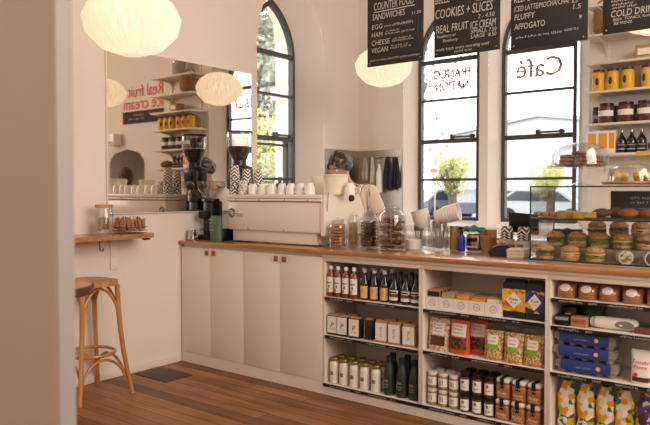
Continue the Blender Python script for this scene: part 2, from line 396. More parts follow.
wall_with_holes('wall_back', mapB, 0, 6.9, -.02, CEIL, [HB1, HB2, DOORH], M['wall'], 'warm white back wall with pointed church windows')
for nm, args, lab in (('wall_right', (6.9, 6.92, -6.5, 2.46, -.02, CEIL), 'plain white right hand wall of the cafe'), ('wall_front', (0, 6.9, -6.52, -6.5, -.02, CEIL), 'plain white wall behind the viewer')):
    tag(struct(MB().bb(*args).build(nm, M['wall'])), lab, 'wall')
tag(struct(MB().bb(-.02, 6.92, -6.52, 2.48, -.08, -.02).build('floor', M['floor'])), 'worn brown timber floor boards', 'floor')
tag(struct(MB().bb(-.02, 6.92, -6.52, 2.48, CEIL, CEIL+.06).build('ceiling', M['ceil'])), 'high white ceiling', 'ceiling')
tag(struct(MB().bb(.001, .014, -6.4, -.03, -.02, .04, .004).build('baseboard_left', M['wall'])), 'low painted skirting along the left wall', 'skirting')
# dim passage beyond the doorway in the back wall
p = MB(); p.bb(3.7, 4.7, 4.4, 4.44, 0, 2.2); p.bb(3.66, 3.7, 2.5, 4.44, 0, 2.2); p.bb(4.7, 4.74, 2.5, 4.44, 0, 2.2); p.bb(3.66, 4.74, 2.48, 4.44, 2.2, 2.24); p.bb(3.66, 4.74, 2.48, 4.44, -.06, -.001)
tag(struct(p.build('wall_passage', M['wall'])), 'unlit passage behind the doorway of the back wall', 'wall')

def window(name, mp, hole, fl, s0, s1, zs, zsp, za, label, latch_s, sash=False):
    root = empty(name); struct(root); tag(root, label, 'window')
    D = .16
    rv = MB(); n = len(hole)
    rv.add([mp(s, z, .0005) for s, z in hole]+[mp(s, z, D+.06) for s, z in fl], [(i, (i+1) % n, n+(i+1) % n, n+i) for i in range(n)])
    rv.build('reveal', M['wall'], root, smooth=25)
    inn = gothic(s0+.036, s1-.036, zs+.036, zsp, za-.05)
    f = MB()
    vs = [mp(s, z, D) for s, z in fl]+[mp(s, z, D) for s, z in inn]+[mp(s, z, D+.06) for s, z in inn]
    f.add(vs, [(i, (i+1) % n, n+(i+1) % n, n+i) for i in range(n)]+[(n+i, n+(i+1) % n, 2*n+(i+1) % n, 2*n+i) for i in range(n)])
    def bx(mb, a, b, z0, z1, d0, d1):
        P = [mp(a, z0, d0), mp(b, z1, d1)]
        mb.bb(*[q for k in range(3) for q in (min(P[0][k], P[1][k]), max(P[0][k], P[1][k]))])
    for z, hh in ((1.46, .012), (1.85, .022), (2.27, .011), (2.66, .021)): bx(f, s0+.04, s1-.04, z-hh, z+hh, D+.005, D+.045)
    if sash: bx(f, s1-.13, s1-.1, zs+.04, 1.83, D+.002, D+.05); bx(f, s0+.04, s1-.1, 1.78, 1.8, D+.002, D+.05)
    f.build('frame', M['frame'], root, smooth=25)
    g = MB(); g.add([mp(s, z, D+.03) for s, z in inn], [tuple(range(n))]); g.build('glass', M['pane'], root, smooth=0)
    l = MB(); bx(l, latch_s, latch_s+.26, 1.876, 1.894, D-.02, D+.01); bx(l, latch_s, latch_s+.035, 1.865, 1.91, D-.03, D+.01); bx(l, latch_s+.22, latch_s+.25, 1.868, 1.905, D-.03, D+.01)
    l.build('latch', M['frame'], root); return root
window('window_1', mapL, HL, FL, .92, 1.59, 1.04, 2.63, 3.17, 'narrow pointed dark framed window in the left wall beside the mirror', 1.27, True)
w2 = window('window_2', mapB, HB1, FB1, .64, 1.33, 1.05, 2.66, 3.2, 'pointed dark framed window nearer the room corner, mirrored red lettering on its glass', 1.02)
w3 = window('window_3', mapB, HB2, FB2, 1.555, 2.265, 1.05, 2.66, 3.2, 'pointed dark framed window beside the wall shelves, mirrored cafe lettering on its glass', 1.9)
def wtext(root, items, material, name='lettering'):
    for s, x0, y0, x1, h in items:
        a = atY(x0, y0, 2.638); b = atY(x1, y0, 2.638); MB().text(s, a.x, a.z, h, b.x-a.x, y=2.638, mirror=True).text(s, a.x+.007, a.z+.003, h, b.x-a.x, y=2.6385, mirror=True).build(name, material, root, smooth=0)
wtext(w2, [('FRANCO', 433, 80, 470, .09), ('NATION', 435.5, 92, 468, .09)], M['window_red'])
wtext(w3, [('Café', 516, 79, 562, .175)], M['window_ink'])

# ------------------------------------------------------------------ outside the windows
p = MB(); p.bb(-60, 60, 2.9, 90, -.1, -.005); p.bb(-60, -.9, -30, 2.9, -.1, -.005); tag(struct(p.build('ground', M['road'])), 'pale street and forecourt outside the windows', 'ground')
b = empty('warehouse', (-6.5, 30, 0)); tag(b, 'large pale grey clad building across the street with a low pitched roof', 'building')
p = MB(); p.prism([(-6.8, 0), (8, 0), (8, 3.6), (-2, 5.1), (-6.8, 4.4)], 0, 12); p.build('wall', M['cladding'], b)
p = MB(); p.prism([(-7.0, 4.4), (-2, 5.12), (8.2, 3.6), (8.2, 3.75), (-2, 5.3), (-7.0, 4.56)], -.3, 12.3); p.build('roof', M['roofgrey'], b)
for i in range(5):
    p = MB(); p.bb(-6+i*2.7, -4.4+i*2.7, -.05, .1, .8, 2.6); p.build('shutter', M['roofgrey'], b)
def tree(x, y, h, rad, material, seed, label, zc=None, n=5000):
    rt = empty('tree', (x, y, 0)); tag(rt, label, 'tree', 'trees outside the windows')
    rr = random.Random(seed); p = MB()
    p.tube([(0, 0, 0), (.05, 0, h*.4), (0, .05, h*.8)], [.16, .12, .05]); 
    for k in range(4): a = k*1.6; p.tube([(0.03, 0, h*.4), (math.cos(a)*rad*.5, math.sin(a)*rad*.5, h*.7)], [.07, .03], 6)
    p.build('trunk', M['bark'], rt)
    f = MB(); vs = []; fs = []
    cl = [(rr.uniform(-1, 1)*rad*.6, rr.uniform(-1, 1)*rad*.6, h*.68+rr.uniform(-1, 1)*rad*.55) for _ in range(9)]
    for k in range(n):
        c = rr.choice(cl); q = Vector((rr.gauss(0, 1), rr.gauss(0, 1), rr.gauss(0, 1))).normalized()*rad*.55*rr.uniform(.6, 1)
        o = Vector(c)+q; u = Vector((rr.uniform(-1, 1), rr.uniform(-1, 1), rr.uniform(-1, 1))).normalized(); w = u.orthogonal().normalized(); s = rad*.045*rr.uniform(.6, 1.3)
        i = len(vs); vs += [tuple(o+u*s), tuple(o+w*s*.5), tuple(o-u*s), tuple(o-w*s*.5)]; fs.append((i, i+1, i+2, i+3))
    f.add(vs, fs); f.build('foliage', material, rt, smooth=0)
tree(-4.18, 12.5, 2.75, .66, M['leaf1'], 3, 'round yellow-green tree seen through the window nearer the corner')
tree(-3.4, 17.5, 2.6, .62, M['leaf1'], 9, 'low olive tree seen through the window beside the wall shelves')
tree(-1.55, 5.6, 4.3, 1.15, M['leaf2'], 5, 'tall grey-green tree close outside the window nearer the corner', n=800)
tree(-6.4, 7.6, 6.0, 1.9, M['leaf2'], 6, 'grey-green tree outside the narrow left window')
tree(-4.0, 5.2, 3.0, .95, M['leaf1'], 8, 'small bright green bush outside the narrow left window')
def car(x, y, rz, material, label):
    r = empty('parked_car', (x, y, 0), rz); tag(r, label, 'car', 'cars parked across the street')
    p = MB(); p.prism([(-2.1, .35), (2.1, .35), (2.15, .7), (1.5, .9), (.8, 1.4), (-1.0, 1.45), (-1.8, .95), (-2.15, .85)], -.85, .85); p.build('body', material, r)
    p = MB(); p.prism([(1.3, .92), (.76, 1.34), (-.95, 1.38), (-1.6, .96)], -.86, .86); p.build('side_window', M['carglass'], r)
    for sx in (-1.3, 1.3):
        for sy in (-.8, .8): MB().lathe([(.02, -.1), (.33, -.1), (.33, .1), (.02, .1)], 18, M=Matrix.Translation((sx, sy, .33)) @ Matrix.Rotation(PI/2, 4, 'X')).build('wheel', M['tyre'], r)
car(-12.2, 26.4, 1.4, M['carpaint'], 'dark car seen low through the window nearer the corner, left one')
car(-9.7, 26.8, 1.5, M['carpaint'], 'dark car seen low through the window nearer the corner, right one')
car(-6.6, 25.5, .2, M['carpaint2'], 'silver car seen low through the window beside the shelves')
r = empty('street_sign', (-3.6, 10.6, 0)); tag(r, 'small red and white street sign on a pole in front of the round tree', 'sign')
MB().tube([(0, 0, 0), (0, 0, 1.75)], .018).build('pole', M['steel'], r); MB().bb(-.1, .1, -.06, -.035, 1.72, 1.96).build('plate', M['paper'], r); MB().bb(-.1, .1, -.065, -.06, 1.79, 1.88).build('band', M['sign_red'], r)
p = MB(); p.bb(-1.14, -.8, 2.36, 2.8, -.005, 4.2, .03); p.bb(-1.18, -.78, 2.32, 2.84, 2.4, 2.55, .02); p.bb(-1.2, -.76, 2.3, 2.86, -.005, .3, .03); p.prism([(1.75, 4.2), (2.8, 4.2), (2.8, 2.9), (2.36, 2.9), (2.28, 3.3), (2.1, 3.6), (1.75, 3.75)], -1.1, -.85, 'x')
tag(p.build('stone_buttress', M['stone']), 'cream stone church buttress outside the narrow left window', 'buttress')

# ------------------------------------------------------------------ open door beside the camera
p = MB(); p.prism([(1.75, -2.722), (2.862, -2.722), (2.865, -2.719), (2.865, -2.681), (2.862, -2.678), (1.75, -2.678)], -.01, 2.7, 'z')
tag(struct(p.build('door_1', M['doorpaint'])), 'edge of a beige door standing open at the left, close to the viewer', 'door'); MB().bb(2.8655, 2.8685, -2.7205, -2.6795, -.008, 2.698, .001).build('edge_light_tint', M['dooredge_light'], bpy.data.objects['door_1'])  # thin strip on the edge only carries its painted daylight tone

# ------------------------------------------------------------------ counter: cabinets, shelf units, worktop
def cabinet(x0, x1, tabs, label):
    r = empty('base_cabinet', (0, 0, 0)); tag(r, label, 'cabinet', 'white base cabinets')
    p = MB(); p.bb(x0, x1, .021, .6, .06, .924); p.build('carcass', M['white'], r)
    MB().bb(x0, x1, .002, .58, -.0195, .0615).build('plinth', M['white'], r)
    xm = tabs
    for a, b2, tx in ((x0, xm, xm-.035), (xm, x1, xm+.04)):
        d = MB().bb(a+.0015, b2-.0015, 0, .02, .063, .9, .0015).build('door', M['white'], r)
        t = MB(); t.box((tx, -.006, .866), (.034, .011, .036), .003); t.lathe([(.003, 0), (.003, .003), (0, .003)], 8, M=Matrix.Translation((tx, -.0115, .866)) @ Matrix.Rotation(PI/2, 4, 'X')); t.build('pull_tab', M['leather'], d)
cabinet(.012, .709, .352, 'white two door cabinet with leather pulls, next to the left wall')
cabinet(.711, 1.455, 1.072, 'white two door cabinet with leather pulls, next to the bottle shelves')
SA, SB, SC = (.64, .385, .06), (.64, .39, .06), (.78, .635, .388, .06)
def shelf_unit(x0, x1, zs, label, seed):
    r = empty('shelf_unit', (0, 0, 0)); tag(r, label, 'shelf unit', 'white open shelf units of the counter')
    for x in (x0, x1-.015): MB().bb(x, x+.015, 0, .38, .034, .874, .001).build('side_panel', M['shelfwhite'], r)
    MB().bb(x0+.015, x1-.015, .366, .38, .034, .874).build('back_panel', M['shelfwhite'], r)
    MB().bb(x0, x1, .001, .38, .875, .904, .001).bb(x0, x1, -.008, .38, .9045, .9245, .002).build('top_rail', M['shelfwhite'], r)
    MB().bb(x0, x1, .001, .37, -.0195, .0335).build('plinth', M['shelfwhite'], r)
    rr = random.Random(seed)
    for z in zs:
        MB().bb(x0+.0155, x1-.0155, .001, .3655, z-.02, z, .001).build('shelf', M['shelfwhite'], r)
        st = MB().bb(x0+(.017 if z > .1 else 0), x1-(.017 if z > .1 else 0), -.004, .0005, z-.022, z-.003).build('price_strip', M['black'], r)
        x = x0+.06
        while x < x1-.2:
            w = rr.uniform(.1, .18)
            for xa, xb in ((x, x+w), (x+w+.03, x+w+.075)): MB().scrib(xa, xb, z-.018, .011, -.0046, rr).build('lettering', M['chalk'], st, smooth=0)
            x += w+rr.uniform(.12, .2)
shelf_unit(1.457, 2.2065, SA, 'white open shelves holding bottles, coffee bags and milk jars, next to the cabinets', 1)
shelf_unit(2.2075, 2.9755, SB, 'white open shelves holding seed packets, granola and jars, middle of the three', 2)
shelf_unit(2.9765, 3.74, SC, 'white open shelves holding biscuits, egg cartons and snack bags, at the right', 3)
p = MB(); p.bb(-.012+.014, 3.76, -.024, .66, .926, .95, .003); tag(p.build('worktop', M['top']), 'long orange-brown timber worktop on the counter', 'worktop')
tag(MB().bb(.05, .41, -.48, -.235, -.0195, -.015, .002).build('floor_hatch', M['grille']), 'dark metal hatch plate in the floor by the left wall', 'hatch')
# back bench under the windows
r = empty('back_bench', (0, 0, 0)); tag(r, 'white bench along the back wall under the windows', 'bench')
MB().bb(.03, 3.3, 1.95, 2.44, -.0195, .9).build('carcass', M['white'], r); MB().bb(.02, 3.32, 1.9, 2.45, .9, .94, .004).build('worktop', M['cream'], r)

# ------------------------------------------------------------------ mirror, steel splashback
r = empty('wall_mirror', (0, 0, 0)); tag(r, 'large frameless mirror on the left wall behind the coffee machine', 'mirror')
MB().bb(.002, .02, -.672, .79, 1.18, 2.372).build('glass', M['mirror'], r, smooth=0)
p = MB()
for (a0, a1, z0, z1) in ((-.678, -.672, 1.174, 2.388), (.79, .806, 1.174, 2.388), (-.672, .79, 2.372, 2.388), (-.672, .79, 1.174, 1.18)): p.bb(.002, .024, a0, a1, z0, z1, .003)
p.build('edge_light_tint', M['trim'], r)  # bevel strips; the cream top and right paint the lamp's reflection
r = empty('steel_splashback', (0, 0, 0)); tag(r, 'folded stainless steel sheet in the room corner behind the barista', 'splashback')
MB().bb(.003, .008, 1.86, 2.452, .95, 1.775).build('left_sheet', M['steel'], r); MB().bb(.003, .548, 2.445, 2.452, .95, 1.775).build('right_sheet', M['steel'], r)
p = MB(); p.tube([(.12, 2.41, 1.70), (.52, 2.41, 1.70)], .007)
for x in (.13, .51): p.tube([(x, 2.41, 1.70), (x, 2.445, 1.70)], .006)
p.build('rail', M['chrome'], r)
def cloth(name, px, w, z1, z0, material, label, cat='cloth', yy=2.378):
    x = ax(px, yy); p = MB(); n = 12; m = 9; vs = []; fs = []
    for j in range(m):
        t = j/(m-1); z = z1+(z0-z1)*t; ww = w*(.45+.55*min(1, t*2.2))
        for i in range(n):
            u = i/(n-1)-.5; vs.append((x+u*ww, yy+.012*math.sin(u*14+t*2)*(.4+t), z-abs(u)*.03))
    for j in range(m-1):
        for i in range(n-1): fs.append((j*n+i, j*n+i+1, (j+1)*n+i+1, (j+1)*n+i))
    p.add(vs, fs); o = p.build(name, material, smooth=60); md = o.modifiers.new('s', 'SOLIDIFY'); md.thickness = .006
    tag(o, label, cat, 'things hung from the steel splashback rail')
cloth('cloth', 387.6, .115, 1.705, 1.36, M['navy'], 'navy cloth hanging from the rail, right of the white spray bottle')
cloth('cloth', 396, .075, 1.70, 1.39, M['blackmat'], 'black cloth hanging at the right end of the rail')
cloth('cloth', 364.5, .08, 1.705, 1.46, M['greycloth'], 'grey cloth hanging at the left end of the rail')
cloth('cloth', 372, .05, 1.705, 1.43, M['tee'], 'cream cloth hanging left of the white spray bottle')
r = empty('spray_bottle', (ax(379, 2.375), 2.375, 1.33), 0, 'white spray bottle hooked on the steel splashback rail', 'bottle', 'things hung from the steel splashback rail')
MB().lathe([(.0, 0), (.032, .003), (.034, .02), (.034, .2), (.02, .25), (.012, .28), (.012, .3), (0, .3)], 18).build('body', M['china'], r)
MB().box((0, -.015, .325), (.02, .06, .03), .004).box((0, -.035, .3), (.008, .01, .05), .002).build('trigger', M['greycloth'], r)
# ------------------------------------------------------------------ wall bar with brackets, stool, table
r = empty('wall_bar', (0, 0, 1.04)); tag(r, 'narrow timber bar shelf on the left wall above the stool', 'shelf')
MB().prism([(.003, -2.4), (.29, -2.4), (.29, -.51), (.28, -.47), (.25, -.45), (.003, -.45)], -.032, 0, 'z').build('board', M['top'], r)
for y in (-.62, -1.7):
    p = MB(); p.bb(.003, .012, y-.03, y+.03, -.27, -.033, .002); p.bb(.003, .24, y-.018, y+.018, -.042, -.033, .001)
    for z in (-.1, -.17, -.24): p.lathe([(.006, 0), (.006, .004), (0, .005)], 8, M=Matrix.Translation((.012, y, z)) @ Matrix.Rotation(PI/2, 4, 'Y'))
    p.build('bracket', M['trim'], r)
p = MB(); p.tube([(.21, -.87, -.034), (.21, -.87, -.07), (.215, -.87, -.1), (.235, -.87, -.115), (.25, -.87, -.1), (.25, -.87, -.085)], .0045); p.build('hook', M['black'], r)
MB().box((.2, -.48, -.043), (.03, .05, .018), .003).build('catch', M['black'], r)
def stool(cx, cy):
    r = empty('bar_stool', (cx, cy, -.02), 0, 'bentwood bar stool under the timber wall bar', 'stool')
    p = MB(); pts = []
    for i in range(40):
        a = 2*PI*i/40; c, s = math.cos(a), math.sin(a); k = (abs(c)**3.2+abs(s)**3.2)**(-1/3.2); pts.append((.175*k*c, .165*k*s))
    p.prism(pts, .735, .768, 'z'); p.build('seat', M['stool'], r, smooth=50)
    T = {}
    for sx in (-1, 1):
        for sy in (-1, 1):
            top = Vector((sx*.135, sy*.13, .735)); bot = Vector((sx*.19, sy*.185, 0)); T[sx, sy] = (top, bot)
            pp = [top.lerp(bot, t)+Vector((sx, sy, 0))*(-.012*math.sin(PI*t)+.012*t*t) for t in (0, .2, .4, .6, .8, 1)]
            MB().tube(pp, [.017, .017, .016, .0155, .015, .014], 12).build('leg', M['stool'], r)
    def pos(sx, sy, z): t, b_ = T[sx, sy]; return t.lerp(b_, 1-z/.735)
    ring = MB(); pts = []
    for i in range(36):
        a = 2*PI*i/36; pts.append((.172*math.cos(a), .162*math.sin(a), .285))
    ring.tube(pts, .011, 8, closed=True); ring.build('foot_ring', M['stool'], r)
    for (A, B) in (((1, -1), (1, 1)), ((-1, -1), (-1, 1)), ((1, -1), (-1, -1)), ((1, 1), (-1, 1))):
        for (zl, zt, nm) in ((.52, .72, 'seat_bow'), (.10, .255, 'foot_bow')):
            a, b_ = pos(*A, zl), pos(*B, zl); pp = []
            for i in range(17):
                t = i/16; e = .5-.5*math.cos(PI*t); z = zl+(zt-zl)*math.sin(PI*t)**.55; q = a.lerp(b_, t)
                sh = pos(*A, z).lerp(pos(*B, z), .5)-a.lerp(b_, .5); q = q+Vector((sh.x, sh.y, 0)); q.z = z; q *= 1; pp.append(Vector((q.x*.93, q.y*.93, q.z)))
            MB().tube(pp, .0095, 8).build(nm, M['stool'], r)
stool(.235, -.975)
r = empty('round_table', (1.2, -1.84, -.02), 0, 'small round timber table with a dark rim, half behind the open door', 'table')
MB().lathe([(0, .878), (.228, .878), (.23, .882), (.23, .91), (0, .91)], 48).build('tabletop', M['tabletop'], r)
MB().open_lathe([(.229, .868), (.24, .868), (.24, .907), (.229, .909)], 48).build('rim', M['darkwood'], r)
MB().lathe([(0, .0), (.2, .0), (.2, .015), (.03, .03), (.025, .06), (.025, .876), (0, .876)], 24).build('pedestal', M['blackmat'], r)
q = MB(); q.lathe([(0, 0), (.05, .0), (.075, .012), (.073, .014), (.05, .004), (0, .004)], 28); tag(q.build('saucer', M['china'], loc=(1.16, -1.72, .8905)), 'white saucer on the small round table', 'saucer')
# ------------------------------------------------------------------ wall shelves on the back wall
WS = (1.65, 1.896, 2.16, 2.39, 2.62, 2.86)
for k, z in enumerate(WS):
    r = empty('wall_shelf', (0, 0, z)); tag(r, 'white wall shelf right of the windows, %s from the bottom' % ORD[k], 'shelf', 'white wall shelves right of the windows')
    MB().bb(2.47, 3.3, 2.2, 2.458, -.02, 0, .002).build('board', M['shelfwhite'], r)
    for x in (2.56, 3.14):
        p = MB(); p.prism([(2.455, -.021), (2.22, -.021), (2.22, -.03), (2.40, -.06), (2.455, -.14)], x-.006, x+.006, 'x'); p.build('bracket', M['shelfwhite'], r)
for x in (2.575, 3.155):
    p = MB(); p.bb(x-.012, x+.012, 2.448, 2.4595, 1.5, 3.1)
    for k in range(50):
        z = 1.52+k*.031
        if min(abs(z-q) for q in WS) > .16 or True: p.bb(x-.004, x+.004, 2.444, 2.449, z, z+.014)
    tag(p.build('shelf_track', M['trim']), 'slotted white shelf track on the back wall, %s one' % ('left' if x < 3 else 'right'), 'track')
# ------------------------------------------------------------------ pendant lamps
def pendant(loc, label, name='pendant_lamp', r=.23):
    rt = empty(name, loc); tag(rt, label, 'lamp', 'pleated paper pendant lamps')
    prof = [(.055, .172), (.135, .150), (.205, .092), (.240, .018), (.222, -.062), (.150, -.140), (.060, -.176)]
    p = MB(); vs = []; fs = []; seg = 52; sc = r/.24
    for j, (q, z) in enumerate(prof):
        f = .07 if 0 < j < len(prof)-1 else .12
        for i in range(seg):
            a = 2*PI*i/seg; up = (i+j) % 2; k = 1+f*(1 if up else -1)
            vs.append((q*k*sc*math.cos(a), q*k*sc*math.sin(a), z*sc+(.005 if up and j in (0, len(prof)-1) else 0)))
    for j in range(len(prof)-1):
        for i in range(seg):
            A, B, C_, D = j*seg+i, j*seg+(i+1) % seg, (j+1)*seg+(i+1) % seg, (j+1)*seg+i
            fs += [(A, B, C_), (A, C_, D)] if (i+j) % 2 else [(A, B, D), (B, C_, D)]
    p.add(vs, fs); p.build('shade', M['lampshade'], rt, smooth=0)
    MB().tube([(0, 0, .10), (0, 0, CEIL-loc[2]-.03)], .004, 6).build('cord', M['cord'], rt)
    MB().lathe([(0, 0), (.05, 0), (.05, .02), (0, .03)], 20, at=(0, 0, CEIL-loc[2]-.03)).build('ceiling_rose', M['trim'], rt)
    MB().lathe([(0, .05), (.02, .05), (.022, .12), (0, .12)], 14).build('socket', M['trim'], rt)
    l = bpy.data.lights.new('bulb', 'POINT'); l.energy = LAMP_POWER; l.color = (1, .92, .8); l.shadow_soft_size = .05
    lo = bpy.data.objects.new('bulb', l); COL.objects.link(lo); lo.parent = rt; lo.location = (0, 0, 0)
pendant((1.35, -1.42, 2.195), 'largest pleated paper pendant lamp, hanging near the viewer beside the mirror')
pendant((1.04, 1.355, 2.405), 'pleated paper pendant lamp half behind the counter food board')
pendant((3.15, 1.42, 2.56), 'pleated paper pendant lamp behind the cold drinks board')

# ------------------------------------------------------------------ chalkboards hung over the counter
BY = .3
def board(px0, px1, zb, zt, lines, label):
    x0 = ax(px0, BY); x1 = ax(px1, BY)
    r = empty('menu_board', (0, 0, 0)); tag(r, label, 'menu board', 'chalk menu boards hung above the counter')
    MB().bb(x0, x1, BY, BY+.012, zb, zt, .002).build('panel', M['board'], r)
    for x in (x0+.05, x1-.05): MB().tube([(x, BY+.006, zt-.01), (x, BY+.006, CEIL)], .002, 6).build('hanging_wire', M['steel'], r)
    for x in (x0+.02, x1-.02): MB().lathe([(0, 0), (.005, 0), (0, .003)], 8, M=Matrix.Translation((x, BY-.0005, zb+.02)) @ Matrix.Rotation(PI/2, 4, 'X')).build('screw', M['steel'], r)
    y = BY-.0012; rr = random.Random(len(lines))
    for ln in lines:
        t = MB(); k, s, a0, yy, a1, hpx = ln
        A = atY(a0, yy, BY); B = atY(a1, yy, BY); h = hpx*(A-CP).dot(c_f)/F
        if k == 't': t.text(s, A.x, A.z, h, B.x-A.x, y=y, shear=.12)
        elif k == 's': t.scrib(A.x, B.x, A.z, h, y, rr)
        else: t.add([(A.x, y, A.z), (B.x, y, A.z), (B.x, y, A.z+.006), (A.x, y, A.z+.006)], [(0, 1, 2, 3)])
        t.build('chalk_lettering', M['chalk'], r, smooth=0)
board(367, 422, 2.185, 2.85, [('t', 'COUNTER FOOD', 374, 11, 414, 7.5), ('u', '', 374, 13.2, 415, 0), ('t', 'SANDWICHES', 372.5, 20.8, 405, 6), ('t', '11.50', 412, 14.5, 421, 3),
    ('t', 'EGG', 372, 30, 382.5, 4.6), ('s', '', 384.5, 27.5, 413, 2), ('s', '', 394, 24.5, 413, 1.6), ('t', 'HAM', 371.7, 38, 382.5, 4.6), ('s', '', 385, 35, 415, 2), ('s', '', 386, 32, 400, 1.6),
    ('t', 'CHEESE', 371.7, 46, 390, 4.8), ('s', '', 392, 42, 414, 2), ('s', '', 393, 39.5, 412, 1.6), ('t', 'VEGAN', 371.7, 53.5, 388, 4.8), ('s', '', 390.5, 49, 411, 2), ('s', '', 391, 46.5, 408, 1.6), ('s', '', 370, 62, 420, 2)],
    'menu board headed counter food with sandwiches, leftmost of the hanging boards')
board(433, 498, 2.185, 2.85, [('t', 'BELLE', 435.5, 4.6, 450, 6), ('t', '5.50', 476, 1.2, 483, 3.6), ('t', 'COOKIES + SLICES', 435.5, 19.5, 493, 9), ('t', '2 - 4.50', 478, 18.5, 494.5, 4.2), ('t', 'REAL FRUIT', 436, 34, 468.5, 7.6), ('t', 'ICE CREAM', 470.5, 29.5, 496, 7.6),
    ('t', 'Raspberry or', 437, 38.6, 456, 3), ('t', 'Blueberry', 443, 42.5, 458, 3), ('t', 'SMALL', 471, 33.8, 487, 3.8), ('t', '7.50', 489, 31.5, 496.5, 3.8), ('t', 'LARGE', 471, 38.6, 485, 3.8), ('t', '8.50', 488.5, 36.4, 496.5, 3.8),
    ('t', 'made fresh every morning until', 436, 51.8, 489, 3), ('t', 'sold out', 454, 52.6, 472, 2.4)], 'menu board listing cookies, slices and real fruit ice cream, second hanging board')
board(509, 585, 2.17, 2.85, [('t', 'RED L', 514, 3.4, 530, 6), ('t', 'ICED LATTE/MOCHA/CHAI', 514, 12.2, 569, 5.2), ('t', '6.5', 572, 3.2, 577.5, 4.6), ('t', 'FLUFFY', 514.6, 20.6, 535, 5.6), ('t', '1.5', 573, 9.2, 581, 4.6), ('t', 'AFFOGATO', 514.3, 30.4, 545, 5.8), ('t', '9', 579, 19.2, 581.8, 4.4),
    ('s', '', 515.6, 39.2, 562, 2.4), ('t', 'ADD 0.5', 564, 31.4, 578.5, 2.4)], 'menu board listing fluffy and affogato, third hanging board')
board(600, 668, 2.185, 2.85, [('s', '', 611.5, 3, 650, 2.6), ('s', '', 612, 6.5, 634, 2.6), ('s', '', 612.5, 9.5, 636, 2.4), ('t', 'COLD DRINKS', 611, 17.8, 663, 6.6), ('t', 'BEER, TONICS, Kombucha', 613, 21.4, 662, 2.6), ('t', 'SEE FRIDGE', 613.5, 25.2, 632, 2.6)],
    'menu board headed cold drinks, rightmost of the hanging boards')
# ------------------------------------------------------------------ wall sign seen in the mirror
r = empty('wall_sign', (3.35, 2.455, 2.34)); tag(r, 'red real fruit ice cream lettering with a black panel, seen in the mirror', 'sign')
MB().text('Real fruit', 0, .36, .165, .80, y=-.002).text('ice cream', 0, .185, .165, .90, y=-.002).build('lettering', M['red_ink'], r, smooth=0)
MB().bb(-.01, .92, -.006, 0, -.02, .155).build('panel', M['board'], r); MB().scrib(.03, .32, .085, .03, -.0075).scrib(.42, .66, .085, .03, -.0075).scrib(.42, .8, .03, .03, -.0075).build('small_lettering', M['chalk'], r, smooth=0)
r = empty('wall_box', (4.42, 2.455, 2.02)); tag(r, 'white box fixed to the wall above the doorway trim, seen in the mirror', 'box')
MB().bb(-.11, .11, -.14, 0, .0, .17, .015).build('casing', M['china'], r); MB().bb(-.08, .08, -.142, -.138, .02, .05).build('slot', M['greycloth'], r)

# ------------------------------------------------------------------ goods: helpers
def bottle(name, prof, body_mat, seg=22): return MB().lathe(prof, seg).build(name, body_mat, smooth=40)
FA = (-PI*.5-1.25, -PI*.5+1.25)
def wrap(r, z0, z1, a=FA, seg=14): return MB().open_lathe([(r, z0), (r, z1)], 3) if False else MB().lathe([(r, z0), (r, z1)], seg, arc=a)
def pouch_shape(w, d, h, gather=0, n=10, seg=28, rnd=None, crumple=0, taper=2.4):
    rings = []
    for j in range(n+1):
        t = j/n; a = d/2*max(.02, (1-t**taper)); b = w/2*(1-.05*math.sin(PI*t)); b *= (1-gather*max(0, (t-.72)/.28)**1.0)
        if t == 0: a *= .86; b *= .95
        rings.append((t*h, a, b))
    def fy(x, z):
        t = min(1, max(0, z/h)); a = d/2*max(.02, (1-t**taper)); b = w/2*(1-.05*math.sin(PI*t)); u = min(.999, abs(x/b)); return -a*(1-u**2.6)**(1/2.6)
    vs = []; fs = []
    for (z, a, b) in rings:
        for i in range(seg):
            q = 2*PI*i/seg; c, s = math.cos(q), math.sin(q); k = (abs(c)**2.6+abs(s)**2.6)**(-1/2.6)
            j = (rnd.uniform(-1, 1)*crumple if rnd and 0 < z < h else 0); vs.append((b*k*c+j, a*k*s+j, z+(j if z < h else 0)))
    for j in range(n):
        for i in range(seg): fs.append((j*seg+i, j*seg+(i+1) % seg, (j+1)*seg+(i+1) % seg, (j+1)*seg+i))
    fs += [tuple(range(seg))[::-1], tuple(n*seg+i for i in range(seg))]
    return vs, fs, fy
def panel(fy, x0, x1, z0, z1, off=.0016, nx=6, nz=6):
    vs = []; fs = []
    for j in range(nz+1):
        for i in range(nx+1):
            x = x0+(x1-x0)*i/nx; z = z0+(z1-z0)*j/nz; vs.append((x, fy(x, z)-off, z))
    for j in range(nz):
        for i in range(nx): q = j*(nx+1)+i; fs.append((q, q+1, q+nx+2, q+nx+1))
    return MB().add(vs, fs)
def row(root, spots, labels, group):
    for i, (x, y, z, rz) in enumerate(spots):
        o = root if i == 0 else dup(root, (0, 0, 0))
        o.location = (x, y, z+.001); o.rotation_euler = (0, 0, rz); o['label'] = labels[i] if isinstance(labels, list) else labels; o['group'] = group
def pxs(pxl, Y): return [ax(p, Y) for p in pxl]
def nth(n, text): return ['%s %s' % (ORD[i], text) for i in range(n)]

